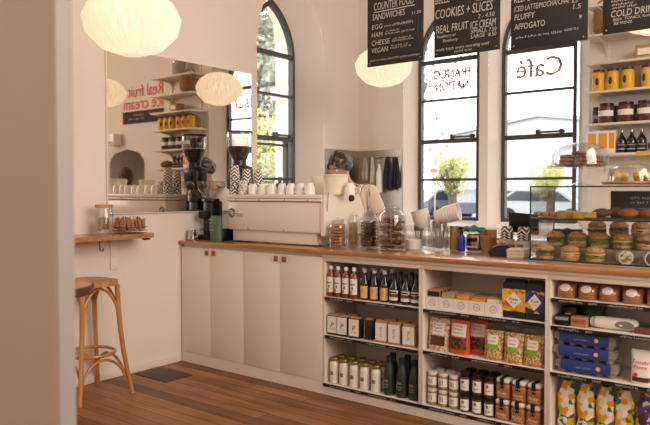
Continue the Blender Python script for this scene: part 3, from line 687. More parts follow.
# ------------------------------------------------------------------ bottle shelves, left unit, top shelf (z .64)
b = bottle('syrup_bottle', [(0, 0), (.024, .001), (.026, .008), (.026, .135), (.022, .155), (.012, .168), (.0115, .18), (0, .18)], M['amber']); tag(b, '', 'bottle')
lab = wrap(.0266, .03, .132, (-PI*.5-1.4, -PI*.5+1.4)).build('label', M['paper'], b); p = MB(); rr = random.Random(2)
p.lathe([(.0269, .035), (.0269, .055)], 6, arc=(-PI/2-.5, -PI/2)).lathe([(.0269, .06), (.0269, .078)], 6, arc=(-PI/2-.1, -PI/2+.35)); p.build('label_print', M['croissant'], lab)
MB().lathe([(.0268, .09), (.0268, .098)], 8, arc=(-PI/2-.8, -PI/2+.8)).build('label_lettering', M['grey_ink'], lab)
MB().lathe([(0, .18), (.014, .18), (.014, .198), (.011, .204), (0, .204)], 16).build('cap', M['china'], b)
X = pxs((331, 338.4, 346.2, 354.2, 358.2), .032); row(b, [(max(x, 1.5), .032 if i < 4 else .095, .64, 0) for i, x in enumerate(X)], [s+' of the amber syrup bottles from the left, top shelf of the left unit' for s in ORD[:5]], 'amber syrup bottles')
b = bottle('juice_bottle', [(0, 0), (.028, .001), (.03, .008), (.03, .095), (.026, .118), (.014, .14), (.0125, .175), (0, .175)], M['darkglass']); tag(b, '', 'bottle')
lab = wrap(.0306, .012, .09).build('label', M['yellow_label'], b); MB().lathe([(.031, .045), (.0312, .065)], 6, arc=(-PI/2-.4, -PI/2+.4)).build('label_print', M['yellow'], lab)
MB().lathe([(0, .175), (.0135, .175), (.0135, .197), (0, .2)], 16).build('cap', M['lidwhite'], b)
X = pxs((365, 374.8, 385), .06); row(b, [(x, .06, .64, 0) for x in X]+[(x+.006, .14, .64, 0) for x in X], [s+' dark bottle with a yellow label from the left, front row' for s in ORD[:3]]+[s+' dark bottle with a yellow label from the left, row behind on the top shelf' for s in ORD[:3]], 'dark bottles with yellow labels')
b = bottle('sauce_bottle', [(0, 0), (.031, .001), (.033, .008), (.033, .085), (.03, .1), (.018, .125), (.012, .15), (.011, .172), (0, .172)], M['darkglass']); tag(b, '', 'bottle')
lab = wrap(.0336, .02, .04).build('label', M['paper'], b); wrap(.0336, .062, .083).build('label', M['paper'], b); lab2 = wrap(.0337, .042, .06).build('label', M['darkpastry'], b)
MB().lathe([(.034, .066), (.034, .077)], 8, arc=(-PI/2-.9, -PI/2+.9)).build('label_lettering', M['ink'], lab)
MB().lathe([(0, .172), (.0125, .172), (.0125, .19), (0, .192)], 16).build('cap', M['black'], b)
X = pxs((394.8, 406.3, 416.4), .055); row(b, [(x, .055, .64, 0) for x in X]+[(x-.008, .14, .64, 0) for x in X], [s+' dark sauce bottle with banded label from the left, front row' for s in ORD[:3]]+[s+' dark sauce bottle with banded label from the left, row behind' for s in ORD[:3]], 'dark sauce bottles with banded labels')
# middle shelf (z .385): coffee bags
def coffee_bag(txt, side, w=.082, d=.06, h=.128):
    r = empty('coffee_bag'); tag(r, '', 'bag')
    MB().box((0, 0, h/2), (w, d, h), .006).build('pack', M[side], r)
    q = MB(); q.prism([(-d/2+.004, h), (d/2-.004, h), (.006, h+.012), (-.006, h+.012)], -w/2+.004, w/2-.004, 'x'); q.build('folded_top', M['kraft'], r)
    l = MB().bb(-w/2+.004, w/2-.004, -d/2-.0016, -d/2-.0004, .014, h-.004).build('label', M['paper'], r)
    t = MB()
    if txt == 'P': t.text('P', -.012, .05, .034, y=-d/2-.0022, shear=.2); t.scrib(-.02, .02, .036, .007, -d/2-.0022)
    else: t.text(txt, -.03, -.006, .013, .06, y=-d/2-.0022, M=Matrix.Translation((0, 0, .07)) @ Matrix.Rotation(-PI/2, 4, 'Y'))
    t.build('label_lettering', M['ink'], l, smooth=0); return r
b = coffee_bag('P', 'blackmat'); X = pxs((332.6, 344.4, 356.2), .045)
row(b, [(max(x, 1.52), .045, .385, .08) for x in X]+[(ax(369, .06), .075, .385, -1.15)]+[(X[0]+.02, .125, .385, .1), (X[1]+.02, .125, .385, .1)], [s+' white labelled coffee bag from the left, front of the middle shelf' for s in ORD[:3]]+['coffee bag turned to show its dark side, right of the front three', 'white labelled coffee bag behind the first one, middle shelf', 'white labelled coffee bag behind the second one, middle shelf'], 'coffee bags at the left of the shelf')
b = coffee_bag('FILTER', 'kraft', .086, .05); X = pxs((383, 396, 410.5), .045)
row(b, [(x, .045, .385, .1) for x in X]+[(x+.02, .115, .385, .1) for x in X[:2]], [s+' kraft coffee bag with sideways print from the left, front of the middle shelf' for s in ORD[:3]]+[s+' kraft coffee bag with sideways print in the row behind' for s in ORD[:2]], 'kraft coffee bags with sideways print')
# bottom shelf (z .06): milk jars, green bottles
b = bottle('milk_jar', [(0, 0), (.031, .001), (.034, .01), (.034, .12), (.03, .137), (.026, .142), (.026, .15), (0, .15)], M['milk']); tag(b, '', 'jar')
MB().lathe([(0, .15), (.0295, .148), (.0305, .152), (.0305, .165), (.028, .169), (0, .17)], 24).build('lid', M['gold'], b)
lab = wrap(.0345, .03, .09, (-PI/2-.6, -PI/2+.6)).build('label', M['paper'], b); MB().lathe([(.0349, .055), (.0349, .08)], 8, arc=(-PI/2-.4, -PI/2+.4)).build('label_lettering', M['grey_ink'], lab)
X = pxs((334.8, 344.4, 354.9, 365.3, 376.6), .05); row(b, [(x, .05, .06, 0) for x in X]+[(x+.005, .13, .06, 0) for x in X], [s+' white jar with a gold lid from the left, front of the bottom shelf' for s in ORD[:5]]+[s+' white jar with a gold lid from the left, row behind on the bottom shelf' for s in ORD[:5]], 'white jars with gold lids')
b = bottle('green_bottle', [(0, 0), (.033, .001), (.036, .008), (.036, .12), (.033, .15), (.024, .185), (.019, .2), (.019, .208), (0, .208)], M['bottlegreen']); tag(b, '', 'bottle')
MB().lathe([(0, .208), (.0205, .208), (.0205, .238), (.018, .242), (0, .242)], 18).build('cap', M['blackmat'], b)
t = MB(); t.text('Oat', -.018, .085, .016, .03, y=-.0368); t.scrib(-.018, .018, .065, .01, -.0368); t.scrib(-.018, .012, .05, .008, -.0368); t.build('lettering', M['chalk'], b, smooth=0)
X = pxs((389.8, 402.8, 415.3), .05); row(b, [(x, .05, .06, 0) for x in X]+[(x-.03+.015*i, .14, .06, 0) for i, x in enumerate(X)], [s+' dark green bottle from the left, front of the bottom shelf' for s in ORD[:3]]+[s+' dark green bottle from the left, row behind on the bottom shelf' for s in ORD[:3]], 'dark green bottles')
# ------------------------------------------------------------------ middle unit
edges = [425.6, 439.3, 454, 469.2, 485, 503]; cols = ['blackmat', 'leaf1', 'orange_box', 'yellow', 'china']; names = ['dark', 'green', 'orange', 'yellow', 'white and blue']
tops = [.112, .102, .1, .092, .1]
for i in range(5):
    x0, x1 = ax(edges[i], .02)+.001, ax(edges[i+1], .02)-.001; w = x1-x0
    r = empty('display_box', ((x0+x1)/2, .02, .641)); tag(r, 'white display box with a round stamp holding the %s banded packets' % names[i], 'box', 'white display boxes on the top shelf')
    q = MB(); q.bb(-w/2, w/2, 0, .003, 0, .07); q.bb(-w/2, -w/2+.002, .003, .2, 0, .07); q.bb(w/2-.002, w/2, .003, .2, 0, .07); q.bb(-w/2+.002, w/2-.002, .003, .2, 0, .003); q.bb(-w/2, w/2, .2, .203, 0, .07)
    q.build('tray', M['paper'], r)
    t = MB(); n = 28; t.add([(.021*math.cos(2*PI*k/n), -.0012, .036+.021*math.sin(2*PI*k/n)) for k in range(n)]+[(.0185*math.cos(2*PI*k/n), -.0012, .036+.0185*math.sin(2*PI*k/n)) for k in range(n)], [(k, (k+1) % n, n+(k+1) % n, n+k) for k in range(n)])
    t.text('CA', 0, .031, .01, .02, y=-.0012, center=True); t.build('stamp', M['kraft'] if i == 0 else M['grey_ink'], r, smooth=0)
    for k in range(4):
        pk = MB().box((0, 0, tops[i]/2), (w-.012, .014, tops[i]-.004), .004).build('seed_packet', M['kraft']); hx = tops[i]
        MB().bb(-w/2+.007, w/2-.007, -.0084, -.0072, hx*.62, hx-.028 if False else hx*.86).build('band', M[cols[i]], pk)
        pk.location = ((x0+x1)/2, .045+k*.046, .6446); pk.rotation_euler = (R.uniform(-.06, .0), 0, 0)
        tag(pk, 'kraft packet with a %s band, %s' % (names[i], 'at the front of its white display box' if k == 0 else 'behind the front one'), 'packet', 'kraft packets in the %s display box' % names[i])
def blockbag(name, w, d, h, side, band, label):
    r = empty(name); tag(r, label, 'bag')
    MB().box((0, 0, h/2), (w, d, h), .008).build('pack', M[side], r); MB().prism([(-d/2+.006, h-.001), (d/2-.006, h-.001), (.012, h+.016), (-.012, h+.016)], -w/2+.01, w/2-.01, 'x').build('folded_top', M[side], r)
    bd = MB().bb(-w/2-.0005, w/2+.0005, -d/2-.0016, -d/2-.0002, h*.2, h*.82).build('band', M[band], r)
    q = MB(); q.add([(0, -d/2-.0024, h*.28), (w*.36, -d/2-.0024, h*.51), (0, -d/2-.0024, h*.74), (-w*.36, -d/2-.0024, h*.51)], [(0, 1, 2, 3)]); dm = q.build('label', M['paper'], r, smooth=0)
    MB().text('Pasta', -w*.19, h*.5, .016, w*.38, y=-d/2-.003, shear=.2).scrib(-w*.14, w*.14, h*.42, .008, -d/2-.003).build('label_lettering', M['ink'], dm, smooth=0); return r
b = blockbag('pasta_bag', .125, .075, .185, 'blackmat', 'flower1', 'black bag with a yellow printed band and white diamond label on the top shelf'); b.scale = (1.05, 1, 1.06); b.location = (ax(517, .06), .06, .641); b['group'] = 'black bags with printed bands'
b = blockbag('pasta_bag', .105, .075, .185, 'blackmat', 'flower2', 'black bag with an indigo printed band and white diamond label on the top shelf'); b.scale = (1, 1, 1.06); b.location = (ax(538, .06), .06, .641); b['group'] = 'black bags with printed bands'
def pouch(name, w, d, h, m, label, lbl=None, window=None, tag_rect=None, tagm='paper', gather=0, crumple=0, lettering=None, film=None, taper=2.4):
    rr = random.Random(int(w*1e5)+int(h*1e4)); vs, fs, fy = pouch_shape(w, d, h, gather, rnd=rr, crumple=crumple, taper=taper)
    r = empty(name); tag(r, label, 'bag'); MB().add(vs, fs).build('pack', m, r, smooth=60)
    if film: MB().box((0, 0, h+film/2-.006), (w*.92, .003, film), .001).build('clear_top', M['plastic'], r)
    if tag_rect:
        x0, x1, z0, z1 = tag_rect; l = panel(fy, x0, x1, z0, z1).build('label', M[tagm], r, smooth=60)
        if lettering is not None:
            t = MB(); cx = (x0+x1)/2; y = min(fy(x0*.3, z0), fy(0, (z0+z1)/2), fy(0, z1))-.0034
            for k, s in enumerate(lettering): zz = z1-(k+1)*(z1-z0)/(len(lettering)+1); (t.text(s, x0+.006, zz, .011, (x1-x0)*.7, y=y) if s else t.scrib(x0+.008, x1-.01, zz, .007, y))
            vv = t.bm.verts
            for v in vv: v.co.y = fy(v.co.x, v.co.z)-.0026
            t.build('label_lettering', M['ink'], l, smooth=0)
    if window: x0, x1, z0, z1, wm = window; panel(fy, x0, x1, z0, z1, .0014).build('window', M[wm], r, smooth=60)
    return r
b = pouch('rice_bag', .135, .075, .175, M['rice'], 'pale bag of pasta with a white label and dark window, left on the second shelf', tag_rect=(-.035, .04, .088, .15), lettering=['Brown', 'Pasta', ''], window=(-.045, .045, .03, .082, 'relish'), film=.02); b.scale = (1.05, 1, 1.1); b.location = (ax(440.5, .06), .06, .391)
b = pouch('chocolate_cluster_bag', .115, .07, .185, M['orange_bag'], 'orange bag with a white label and dark window, in front on the second shelf', tag_rect=(-.042, .042, .098, .165), lettering=['Crunchy', 'Clusters', ''], window=(-.046, .046, .028, .09, 'choc')); b.scale = (1.08, 1, 1.07); b.location = (ax(461, .05), .05, .391); b['group'] = 'orange bags on the second shelf'
b2 = dup(b, (ax(478.5, .1), .115, .391), 0, 'orange bag with a white label and dark window, behind the front orange bag'); b2['group'] = 'orange bags on the second shelf'
b = pouch('granola_bag', .115, .08, .165, M['seeds'], '', tag_rect=(-.03, .03, .085, .14), lettering=['', '']); l = [c for c in b.children if c.name.startswith('label')][0]
vs, fs, fy = pouch_shape(.115, .08, .165); panel(fy, -.032, .032, .062, .09, .0022).build('lime_band', M['lime'], b, smooth=60); MB().box((0, 0, .18), (.105, .003, .04), .001).build('clear_top', M['plastic'], b)
row(b, [(ax(495.5, .055), .055, .39, .05), (ax(515.5, .05), .05, .39, 0), (ax(535.5, .05), .05, .39, -.04)], [s+' granola bag with a lime green label from the left, second shelf' for s in ORD[:3]], 'granola bags with lime labels')
def jar(name, prof, fill, lidprof, lidm, r_l, z0, z1, labm, cat='jar', arc=FA):
    b = bottle(name, prof, M[fill]); tag(b, '', cat)
    if lidm: MB().lathe(lidprof, 24).build('lid', M[lidm], b)
    l = wrap(r_l, z0, z1, arc).build('label', M[labm], b); return b, l
b, l = jar('relish_jar', [(0, 0), (.029, .001), (.031, .006), (.031, .07), (.028, .082), (0, .082)], 'pickle', [(0, .082), (.0295, .081), (.0305, .084), (.0305, .096), (.028, .099), (0, .0995)], 'lidwhite', .0315, .02, .07, 'paper')
t = MB(); 
for q in (-.5, -.15, .2): t.lathe([(.0318, .03), (.0318, .06)], 3, arc=(-PI/2+q, -PI/2+q+.12))
t.build('label_lettering', M['ink'], l)
X = pxs((433.8, 444.5, 455.2), .05); X2 = [x+.008 for x in X]
row(b, [(x, .05, z, 0) for z in (.06, .16) for x in X]+[(x, .125, z, 0) for z in (.06, .16) for x in X2], [('%s white lidded jar from the left, %s' % (ORD[i], q)) for q in ('lower of the front pair, bottom shelf', 'upper of the front pair, bottom shelf', 'lower jar in the row behind', 'upper jar in the row behind') for i in range(3)], 'white lidded jars stacked two high')
b, l = jar('chutney_jar', [(0, 0), (.031, .001), (.033, .006), (.033, .078), (.03, .09), (0, .09)], 'relish', [(0, .09), (.0315, .089), (.0325, .092), (.0325, .112), (.03, .115), (0, .1155)], 'black', .0336, .012, .076, 'paper', arc=(-PI/2-.7, -PI/2+1.0))
t = MB().lathe([(.034, .052), (.034, .066)], 5, arc=(-PI/2-.3, -PI/2+.15)); t.lathe([(.034, .03), (.034, .034)], 5, arc=(-PI/2-.4, -PI/2+.5)); t.build('label_lettering', M['grey_ink'], l)
X = pxs((466.7, 479, 491.2), .05); row(b, [(x, .05, z, 0) for z in (.06, .176) for x in X]+[(x-.004, .13, z, 0) for z in (.06, .176) for x in X], [('%s black lidded jar from the left, %s' % (ORD[i], q)) for q in ('lower of the front pair, bottom shelf', 'upper of the front pair, bottom shelf', 'lower jar in the row behind', 'upper jar in the row behind') for i in range(3)], 'black lidded jars stacked two high')
r = empty('nut_butter_jar'); tag(r, '', 'jar'); p = MB(); p.box((0, 0, .044), (.078, .078, .088), .014, seg=3); p.build('body', M['honey'], r, smooth=60)
p = MB(); p.box((0, 0, .103), (.076, .076, .03), .012, seg=3); p.build('lid', M['lidwhite'], r, smooth=60)
p = MB(); p.bb(-.011, .011, -.0415, -.0385, .062, .117).bb(-.011, .011, -.041, .039, .117, .1195); st = p.build('seal_strip', M['black'], r); MB().scrib(-.008, .009, .072, .01, -.0425).build('seal_lettering', M['chalk'], st, smooth=0)
MB().text('Nutty', -.028, .028, .018, .056, y=-.0396, shear=.3).scrib(-.02, .03, .016, .007, -.0396).build('lettering', M['paper'], r, smooth=0)
X = pxs((505.5, 521.5, 537), .055); row(r, [(x+(.004 if z > .1 else 0), .055, z, R.uniform(-.06, .06)) for z in (.06, .18) for x in X], [('%s square nut butter jar with a black seal from the left, %s layer' % (ORD[i], q)) for q in ('lower', 'upper') for i in range(3)], 'square nut butter jars stacked two high')
# ------------------------------------------------------------------ right unit
b = pouch('biscuit_bag', .104, .13, .08, M['biscuit'], '', crumple=.0025, taper=5); vs, fs, fy = pouch_shape(.104, .13, .08, taper=5)
q = MB(); n = 24; vs = []; fs = []
for j in range(1, 4):
    for k in range(n): xx, zz = .027*j/3*math.cos(2*PI*k/n), .055+.018*j/3*math.sin(2*PI*k/n); vs.append((xx, fy(xx/1.04, zz/1.04)*1.05-.002, zz))
fs = [tuple(range(n))]+[(j*n+k, j*n+(k+1) % n, (j+1)*n+(k+1) % n, (j+1)*n+k) for j in range(2) for k in range(n)]
q.add(vs, fs); l = q.build('label', M['paper'], b, smooth=0)
MB().scrib(-.016, .016, .056, .007, -.0725).scrib(-.014, .014, .046, .005, -.0725).build('label_lettering', M['grey_ink'], l, smooth=0)
MB().add(*(lambda t: ([(x*1.03, y*1.03, z*1.02) for x, y, z in t[0]], t[1]))(pouch_shape(.104, .13, .08, taper=5))).build('clear_film', M['plastic'], b, smooth=60)
row(b, [(max(ax(p, .08), 3.056), .08, .78, rz) for p, rz in ((567, .03), (590.5, -.03), (611.5, .02), (635, .04), (660, 0))], [s+' clear bag of biscuits with an oval label from the left, top shelf' for s in ORD[:5]], 'clear bags of biscuits')
def small_box(name, px, y, z, d, m, label, cat, rz=0, lab=None):
    r = empty(name, (max(ax(px, y), 3.0+d[0]*.56), y, z+.001), rz); tag(r, label, cat); MB().box((0, 0, d[2]/2), d, min(d)*.12).build('pack', M[m], r)
    if lab: l = MB().bb(-d[0]*.42, d[0]*.42, -d[1]/2-.0015, -d[1]/2-.0003, d[2]*lab[0], d[2]*lab[1]).build('label', M[lab[2]], r); MB().scrib(-d[0]*.34, d[0]*.34, d[2]*(lab[0]*.6+lab[1]*.4), d[2]*.14, -d[1]/2-.002).build('label_lettering', M['ink'], l, smooth=0)
    return r
small_box('snack_pouch', 558, .05, .635, (.075, .08, .055), 'black', 'black packet with a pale label, left end of the second shelf', 'packet', .1, (.55, .8, 'greycloth'))
small_box('snack_pouch', 560, .16, .635, (.085, .08, .085), 'black', 'taller black packet behind the pale labelled packet, second shelf', 'packet', -.1)
small_box('kraft_snack', 570.5, .1, .635, (.03, .1, .06), 'kraft', 'thin brown packet beside the black packet, second shelf', 'packet', .1)
small_box('kraft_snack_box', 581.5, .06, .635, (.085, .07, .052), 'kraft', 'brown box with dark print in front of the green packet, second shelf', 'box', .05, (.3, .75, 'croissant'))
b = pouch('herb_pack', .12, .06, .105, M['herb'], 'shiny dark green packet behind the brown box, second shelf', crumple=.004); b.location = (ax(592, .14), .185, .636)
r = empty('wrapped_roll', (ax(615.5, .07), .07, .668), .06); tag(r, 'long white wrapped roll with an oval grey label, lying on the second shelf', 'roll')
p = MB(); p.lathe([(0, -.115), (.02, -.113), (.027, -.1), (.031, -.06), (.031, .07), (.027, .1), (.018, .113), (0, .115)], 20, M=Matrix.Rotation(PI/2, 4, 'Y')); p.build('wrap', M['paper'], r)
p = MB(); n = 24; p.add([(.055+.045*math.cos(2*PI*k/n), -math.sqrt(max(0, .0345**2-(.02*math.sin(2*PI*k/n))**2)), .02*math.sin(2*PI*k/n)) for k in range(n)], [tuple(range(n))]); p.build('label', M['grey_ink'], r, smooth=0)
MB().lathe([(.0275, -.1), (.0285, -.09), (.0275, -.08)], 20, M=Matrix.Rotation(PI/2, 4, 'Y')).build('tie', M['greycloth'], r)
small_box('dark_bar', 650, .08, .635, (.11, .09, .03), 'darkpastry', 'flat dark brown packet right of the white roll, second shelf', 'packet')
def carton(x, y, z, rz, label):
    r = empty('egg_carton', (x, y, z), rz); tag(r, label, 'egg carton', 'blue labelled egg cartons in a stack')
    L = .31; p = MB()
    for i in range(5):
        for sy in (-1, 1): p.lathe([(.0, 0), (.017, 0), (.029, .034), (0, .034)], 14, at=(-L/2+.033+i*.061, sy*.03, 0))
    p.bb(-L/2, L/2, -.06, .06, .03, .036, .002); p.build('tray', M['carton'], r)
    p = MB(); q = []
    for i in range(41):
        t = i/40; x_ = -L/2+.004+(L-.008)*t; q.append((x_, .064+.0045*abs(math.sin(PI*5*t))-.004*0))
    poly = [(-L/2+.001, .037)]+q+[(L/2-.001, .037)]
    p.prism(poly, -.052, .052, 'y'); p.build('lid', M['carton'], r)
    p = MB(); vs = []; fs = []; n = 20
    for i in range(n+1):
        x_ = -.125+.25*i/n; c = .008*math.sin(PI*i/n); vs += [(x_, -.0545-.002*math.sin(PI*i/n), .018-c*.6), (x_, -.0545-.002*math.sin(PI*i/n), .064), (x_, -.05, .0705)]
    for i in range(n): fs += [(3*i, 3*i+3, 3*i+4, 3*i+1), (3*i+1, 3*i+4, 3*i+5, 3*i+2)]
    vs = [(a, b_-.008, c) for a, b_, c in vs]; p.add(vs, fs); l = p.build('label', M['blue'], r, smooth=60)
    p = MB(); p.lathe([(0, 0), (.011, 0), (.011, .001), (0, .001)], 18, M=Matrix.Translation((.065, -.0648, .043)) @ Matrix.Rotation(PI/2, 4, 'X')); p.build('sticker', M['yellow'], l)
    MB().scrib(-.045, .03, .034, .009, -.0652).build('label_lettering', M['greycloth'], l, smooth=0)
for k, (dx, rz) in enumerate(((0, .02), (-.012, .03), (-.008, -.01))): carton(ax(590, .08)+dx, .082, .389+k*.0725, rz, 'blue labelled egg carton, %s of the stack of three' % ['bottom', 'middle', 'top'][k])
b = pouch('paper_bag', .1, .07, .165, M['paper'], 'white paper bag with red lettering right of the egg cartons', taper=4); b.location = (ax(644, .06), .06, .389); vs, fs, fy = pouch_shape(.1, .07, .165, taper=4)
t = MB().text('Tomato', -.04, .1, .02, .08, shear=.1).text('Penne', -.03, .076, .016, .06, shear=.1)
for v in t.bm.verts: v.co.y = fy(v.co.x, v.co.z)-.0015
t.build('lettering', M['red_ink'], b, smooth=0); panel(fy, -.04, .042, .012, .035).build('picture', M['relish'], b); q = MB(); q.sphere((-.02, fy(-.02, .045)+.002, .045), (.013, .004, .011)); q.build('picture', M['red_ink'], b)
b = pouch('snack_bag', .09, .062, .285, M['chip1'], '', gather=.72, crumple=.006, taper=3.2); MB().lathe([(0, .27), (.017, .272), (.02, .285), (.012, .3), (0, .3)], 12).build('twisted_top', M['blackmat'], b)
row(b, [(max(ax(p, .09), 3.052), .09, .06, rz) for p, rz in ((563.5, .0), (588.5, .03), (608, -.03), (628, 3.16))], [s+' yellow, white and green snack bag from the left, bottom shelf' for s in ORD[:4]], 'snack bags on the bottom shelf')
b = pouch('snack_bag', .105, .07, .27, M['chip2'], 'purple and yellow snack bag at the right end of the bottom shelf', gather=.5, crumple=.006, taper=3.2); b.location = (ax(650, .09), .09, .061); b['group'] = 'snack bags on the bottom shelf'
# ------------------------------------------------------------------ worktop goods (worktop at z .94)
ZW = .951
r = empty('milk_jug', (.062, .07, ZW)); tag(r, 'small steel milk jug at the left end of the worktop', 'jug')
MB().open_lathe([(0, .001), (.036, .001), (.038, .01), (.032, .06), (.034, .082), (.031, .081), (.029, .06), (.034, .012), (0, .006)], 20).build('body', M['chrome'], r); MB().tube([(.034, 0, .07), (.06, 0, .065), (.062, 0, .03), (.038, 0, .02)], .004).build('handle', M['chrome'], r)
r = empty('coffee_grinder', (.11, .19, ZW)); tag(r, 'shorter black coffee grinder with a wide empty glass hopper, left of the coffee machine', 'grinder', 'coffee grinders')
p = MB(); p.box((0, .035, .02), (.14, .18, .038), .01).box((0, .06, .17), (.12, .12, .29), .02); p.lathe([(.075, .31), (.07, .33), (.05, .335)], 20, at=(0, .04, 0)); p.build('body', M['black'], r)
MB().box((0, -.04, .2), (.055, .07, .06), .008).build('doser', M['blackmat'], r)
p = MB(); p.tube([(0, -.04, .09), (0, -.055, .085)], .008); p.tube([(-.035, -.04, .08), (-.035, -.055, .08)], .005).tube([(.035, -.04, .08), (.035, -.055, .08)], .005); p.build('fork', M['chrome'], r)
MB().open_lathe([(.045, .335), (.06, .35), (.105, .40), (.116, .43), (.116, .462), (.114, .462), (.114, .43), (.102, .402), (.058, .353), (.045, .338)], 32, at=(0, .04, 0)).build('hopper', M['glass'], r)
MB().lathe([(.0, .463), (.118, .463), (.118, .472), (0, .474)], 32, at=(0, .04, 0)).build('hopper_lid', M['plastic'], r)
b = pouch('coffee_pack', .115, .06, .2, M['green_bag'], 'dark green coffee pack standing in front of the shorter grinder', taper=6); b.location = (ax(216, .07), .07, ZW); vs, fs, fy = pouch_shape(.115, .06, .2, taper=6)
t = MB(); 
for k, (s, w) in enumerate((('PEOPLE', .03), ('WHO', .024), ('CARE', .03), ('COFFEE', .036))): t.text(s, -.042, .16-k*.026, .015, w*1.3, y=-.0325)
t.build('lettering', M['chalk'], b, smooth=0)
r = empty('knock_box', (ax(226, .19), .185, ZW)); tag(r, 'black knock box between the green pack and the coffee machine', 'knock box')
MB().box((0, 0, .05), (.07, .13, .098), .015).build('bin', M['black'], r); MB().tube([(-.034, 0, .085), (.034, 0, .085)], .011).build('bar', M['blackmat'], r)
r = empty('coffee_grinder', (.296, .37, ZW)); tag(r, 'tall black coffee grinder with a bean filled hopper behind the zigzag cups', 'grinder', 'coffee grinders')
p = MB(); p.box((0, 0, .02), (.2, .22, .038), .012).box((0, .03, .22), (.14, .14, .38), .02).box((0, .015, .5), (.18, .15, .2), .04, seg=3); p.lathe([(.06, .58), (.055, .64)], 20); p.build('body', M['black'], r)
MB().box((0, -.066, .5), (.09, .012, .09), .004).build('dial_plate', M['blackmat'], r); MB().tube([(0, -.05, .395), (0, -.055, .33)], .022, 12).build('spout', M['chrome'], r)
MB().lathe([(0, .641), (.05, .641), (.062, .66), (.098, .74), (.098, .752), (0, .752)], 28).build('beans', M['beans'], r)
MB().open_lathe([(.045, .64), (.055, .643), (.066, .66), (.104, .745), (.106, .86), (.104, .86), (.102, .745), (.063, .662), (.05, .646)], 28).build('hopper', M['glass'], r)
MB().lathe([(0, .861), (.108, .861), (.11, .868), (.108, .876), (0, .878)], 28).build('hopper_lid', M['black'], r)
# espresso machine
mx0, mx1, my0, my1 = .40, 1.36, .14, .56
r = empty('espresso_machine', (0, 0, ZW)); tag(r, 'long cream coffee machine on the worktop, its back towards the customer', 'coffee machine')
Z = lambda z: z-ZW
MB().bb(mx0, mx1-.03, my0, my1, Z(1.045), Z(1.265), .012).build('back_panel', M['cream'], r)
q = MB(); q.bb(mx0-.012, mx1-.02, my0-.012, my1+.01, Z(1.268), Z(1.285), .004).bb(mx0-.012, mx1-.02, my0-.008, my1+.01, Z(1.288), Z(1.316), .005); q.build('cup_tray', M['cream'], r)
q = MB(); q.bb(mx0+.03, 1.27, my0+.025, my1-.02, Z(.96), Z(1.045), .005); q.build('base', M['cream'], r)
q = MB(); q.prism([(my0-.005, Z(1.03)), (my1+.06, Z(1.03)), (my1+.06, Z(1.20)), (my1+.0, Z(1.316)), (my0-.005, Z(1.316)), (my0-.005, Z(1.08))], mx1-.03, mx1-.004, 'x'); q.build('end_panel', M['cream'], r)
for c_, ax_ in [((x, my0-.012, Z(1.277)), 'X') for x in (.5, .75, 1.0, 1.22)]+[((x, my0, Z(1.058)), 'X') for x in (.62, .98)]+[((1.27, .2, Z(z)), 'Y') for z in (1.0, 1.03, .965)]:
    MB().lathe([(0, 0), (.007, 0), (.006, .004), (0, .005)], 10, M=Matrix.Translation(c_) @ Matrix.Rotation(PI/2, 4, ax_)).build('screw', M['steel'], r)
for x in (.47, 1.22):
    for y in (.2, .5): MB().lathe([(0, 0), (.022, 0), (.02, .01), (0, .01)], 14, at=(x, y, 0)).build('foot', M['black'], r)
bx_ = ax(232, my0); q = MB(); n = 32; q.lathe([(0, 0), (.036, 0), (.036, .004), (0, .004)], 32, M=Matrix.Translation((bx_, my0-.0005, Z(1.175))) @ Matrix.Rotation(PI/2, 4, 'X')); bd = q.build('badge', M['grey_ink'], r)
t = MB()
for k, (za, zb) in enumerate(((1.19, 1.178), (1.176, 1.163))): t.tube([(bx_-.028+.008*k, my0-.0055, Z(za)), (bx_-.008, my0-.0055, Z(za)+.002), (bx_+.012, my0-.0055, Z(zb)), (bx_+.03-.006*k, my0-.0055, Z(zb)-.004)], .0025, 6)
t.build('emblem', M['cream'], bd)
MB().text('900', bx_+.045, Z(1.143), .03, .075, y=my0-.0012).build('lettering', M['grey_ink'], r, smooth=0)
q = MB(); q.tube([(1.35, .2, Z(1.318)), (1.352, .19, Z(1.335)), (1.364, .175, Z(1.31)), (1.368, .165, Z(1.25)), (1.368, .162, Z(1.2))], .003); q.build('steam_wand', M['steel'], r)
q = MB(); q.lathe([(0, 0), (.024, .0), (.026, .015), (.022, .03), (0, .03)], 16, M=Matrix.Translation((1.345, .45, Z(1.29))) @ Matrix.Rotation(PI/2, 4, 'Y')); q.build('steam_knob', M['black'], r)
q = MB(); q.tube([(1.29, .62, Z(1.15)), (1.30, .66, Z(1.36)), (1.33, .66, Z(1.395)), (1.38, .64, Z(1.39)), (1.40, .63, Z(1.33)), (1.40, .62, Z(1.16))], .006); q.tube([(1.29, .62, Z(1.15)), (1.28, .57, Z(1.15))], .006); q.build('water_pipe', M['chrome'], r)
ZM = 1.317
b = bottle('china_cup', [(0, 0), (.036, 0), (.036, .004), (.033, .04), (.024, .058), (.022, .062), (0, .062)], M['china'], 24); tag(b, '', 'cup'); MB().tube([(.033, 0, .012), (.052, 0, .016), (.052, 0, .036), (.03, 0, .045)], .004).build('handle', M['china'], b)
Xc = pxs((253.2, 262.6, 272.2, 281.8, 291.2, 300.4, 309.5), .2)
row(b, [(x, .2+.006*(i % 2), ZM-.001+.0005, 2.0+.3*i) for i, x in enumerate(Xc)]+[(ax(349.5, .3), .3, ZM-.0005, 1)], [s+' upturned white cup from the left in the row on the coffee machine' for s in ORD[:7]]+['upturned white cup at the right end of the coffee machine, beside the tubs'], 'upturned white cups on the coffee machine')
for o in [o for o in COL.objects if o.name.startswith('china_cup')]: o.scale = (1.04, 1.04, 1.3)
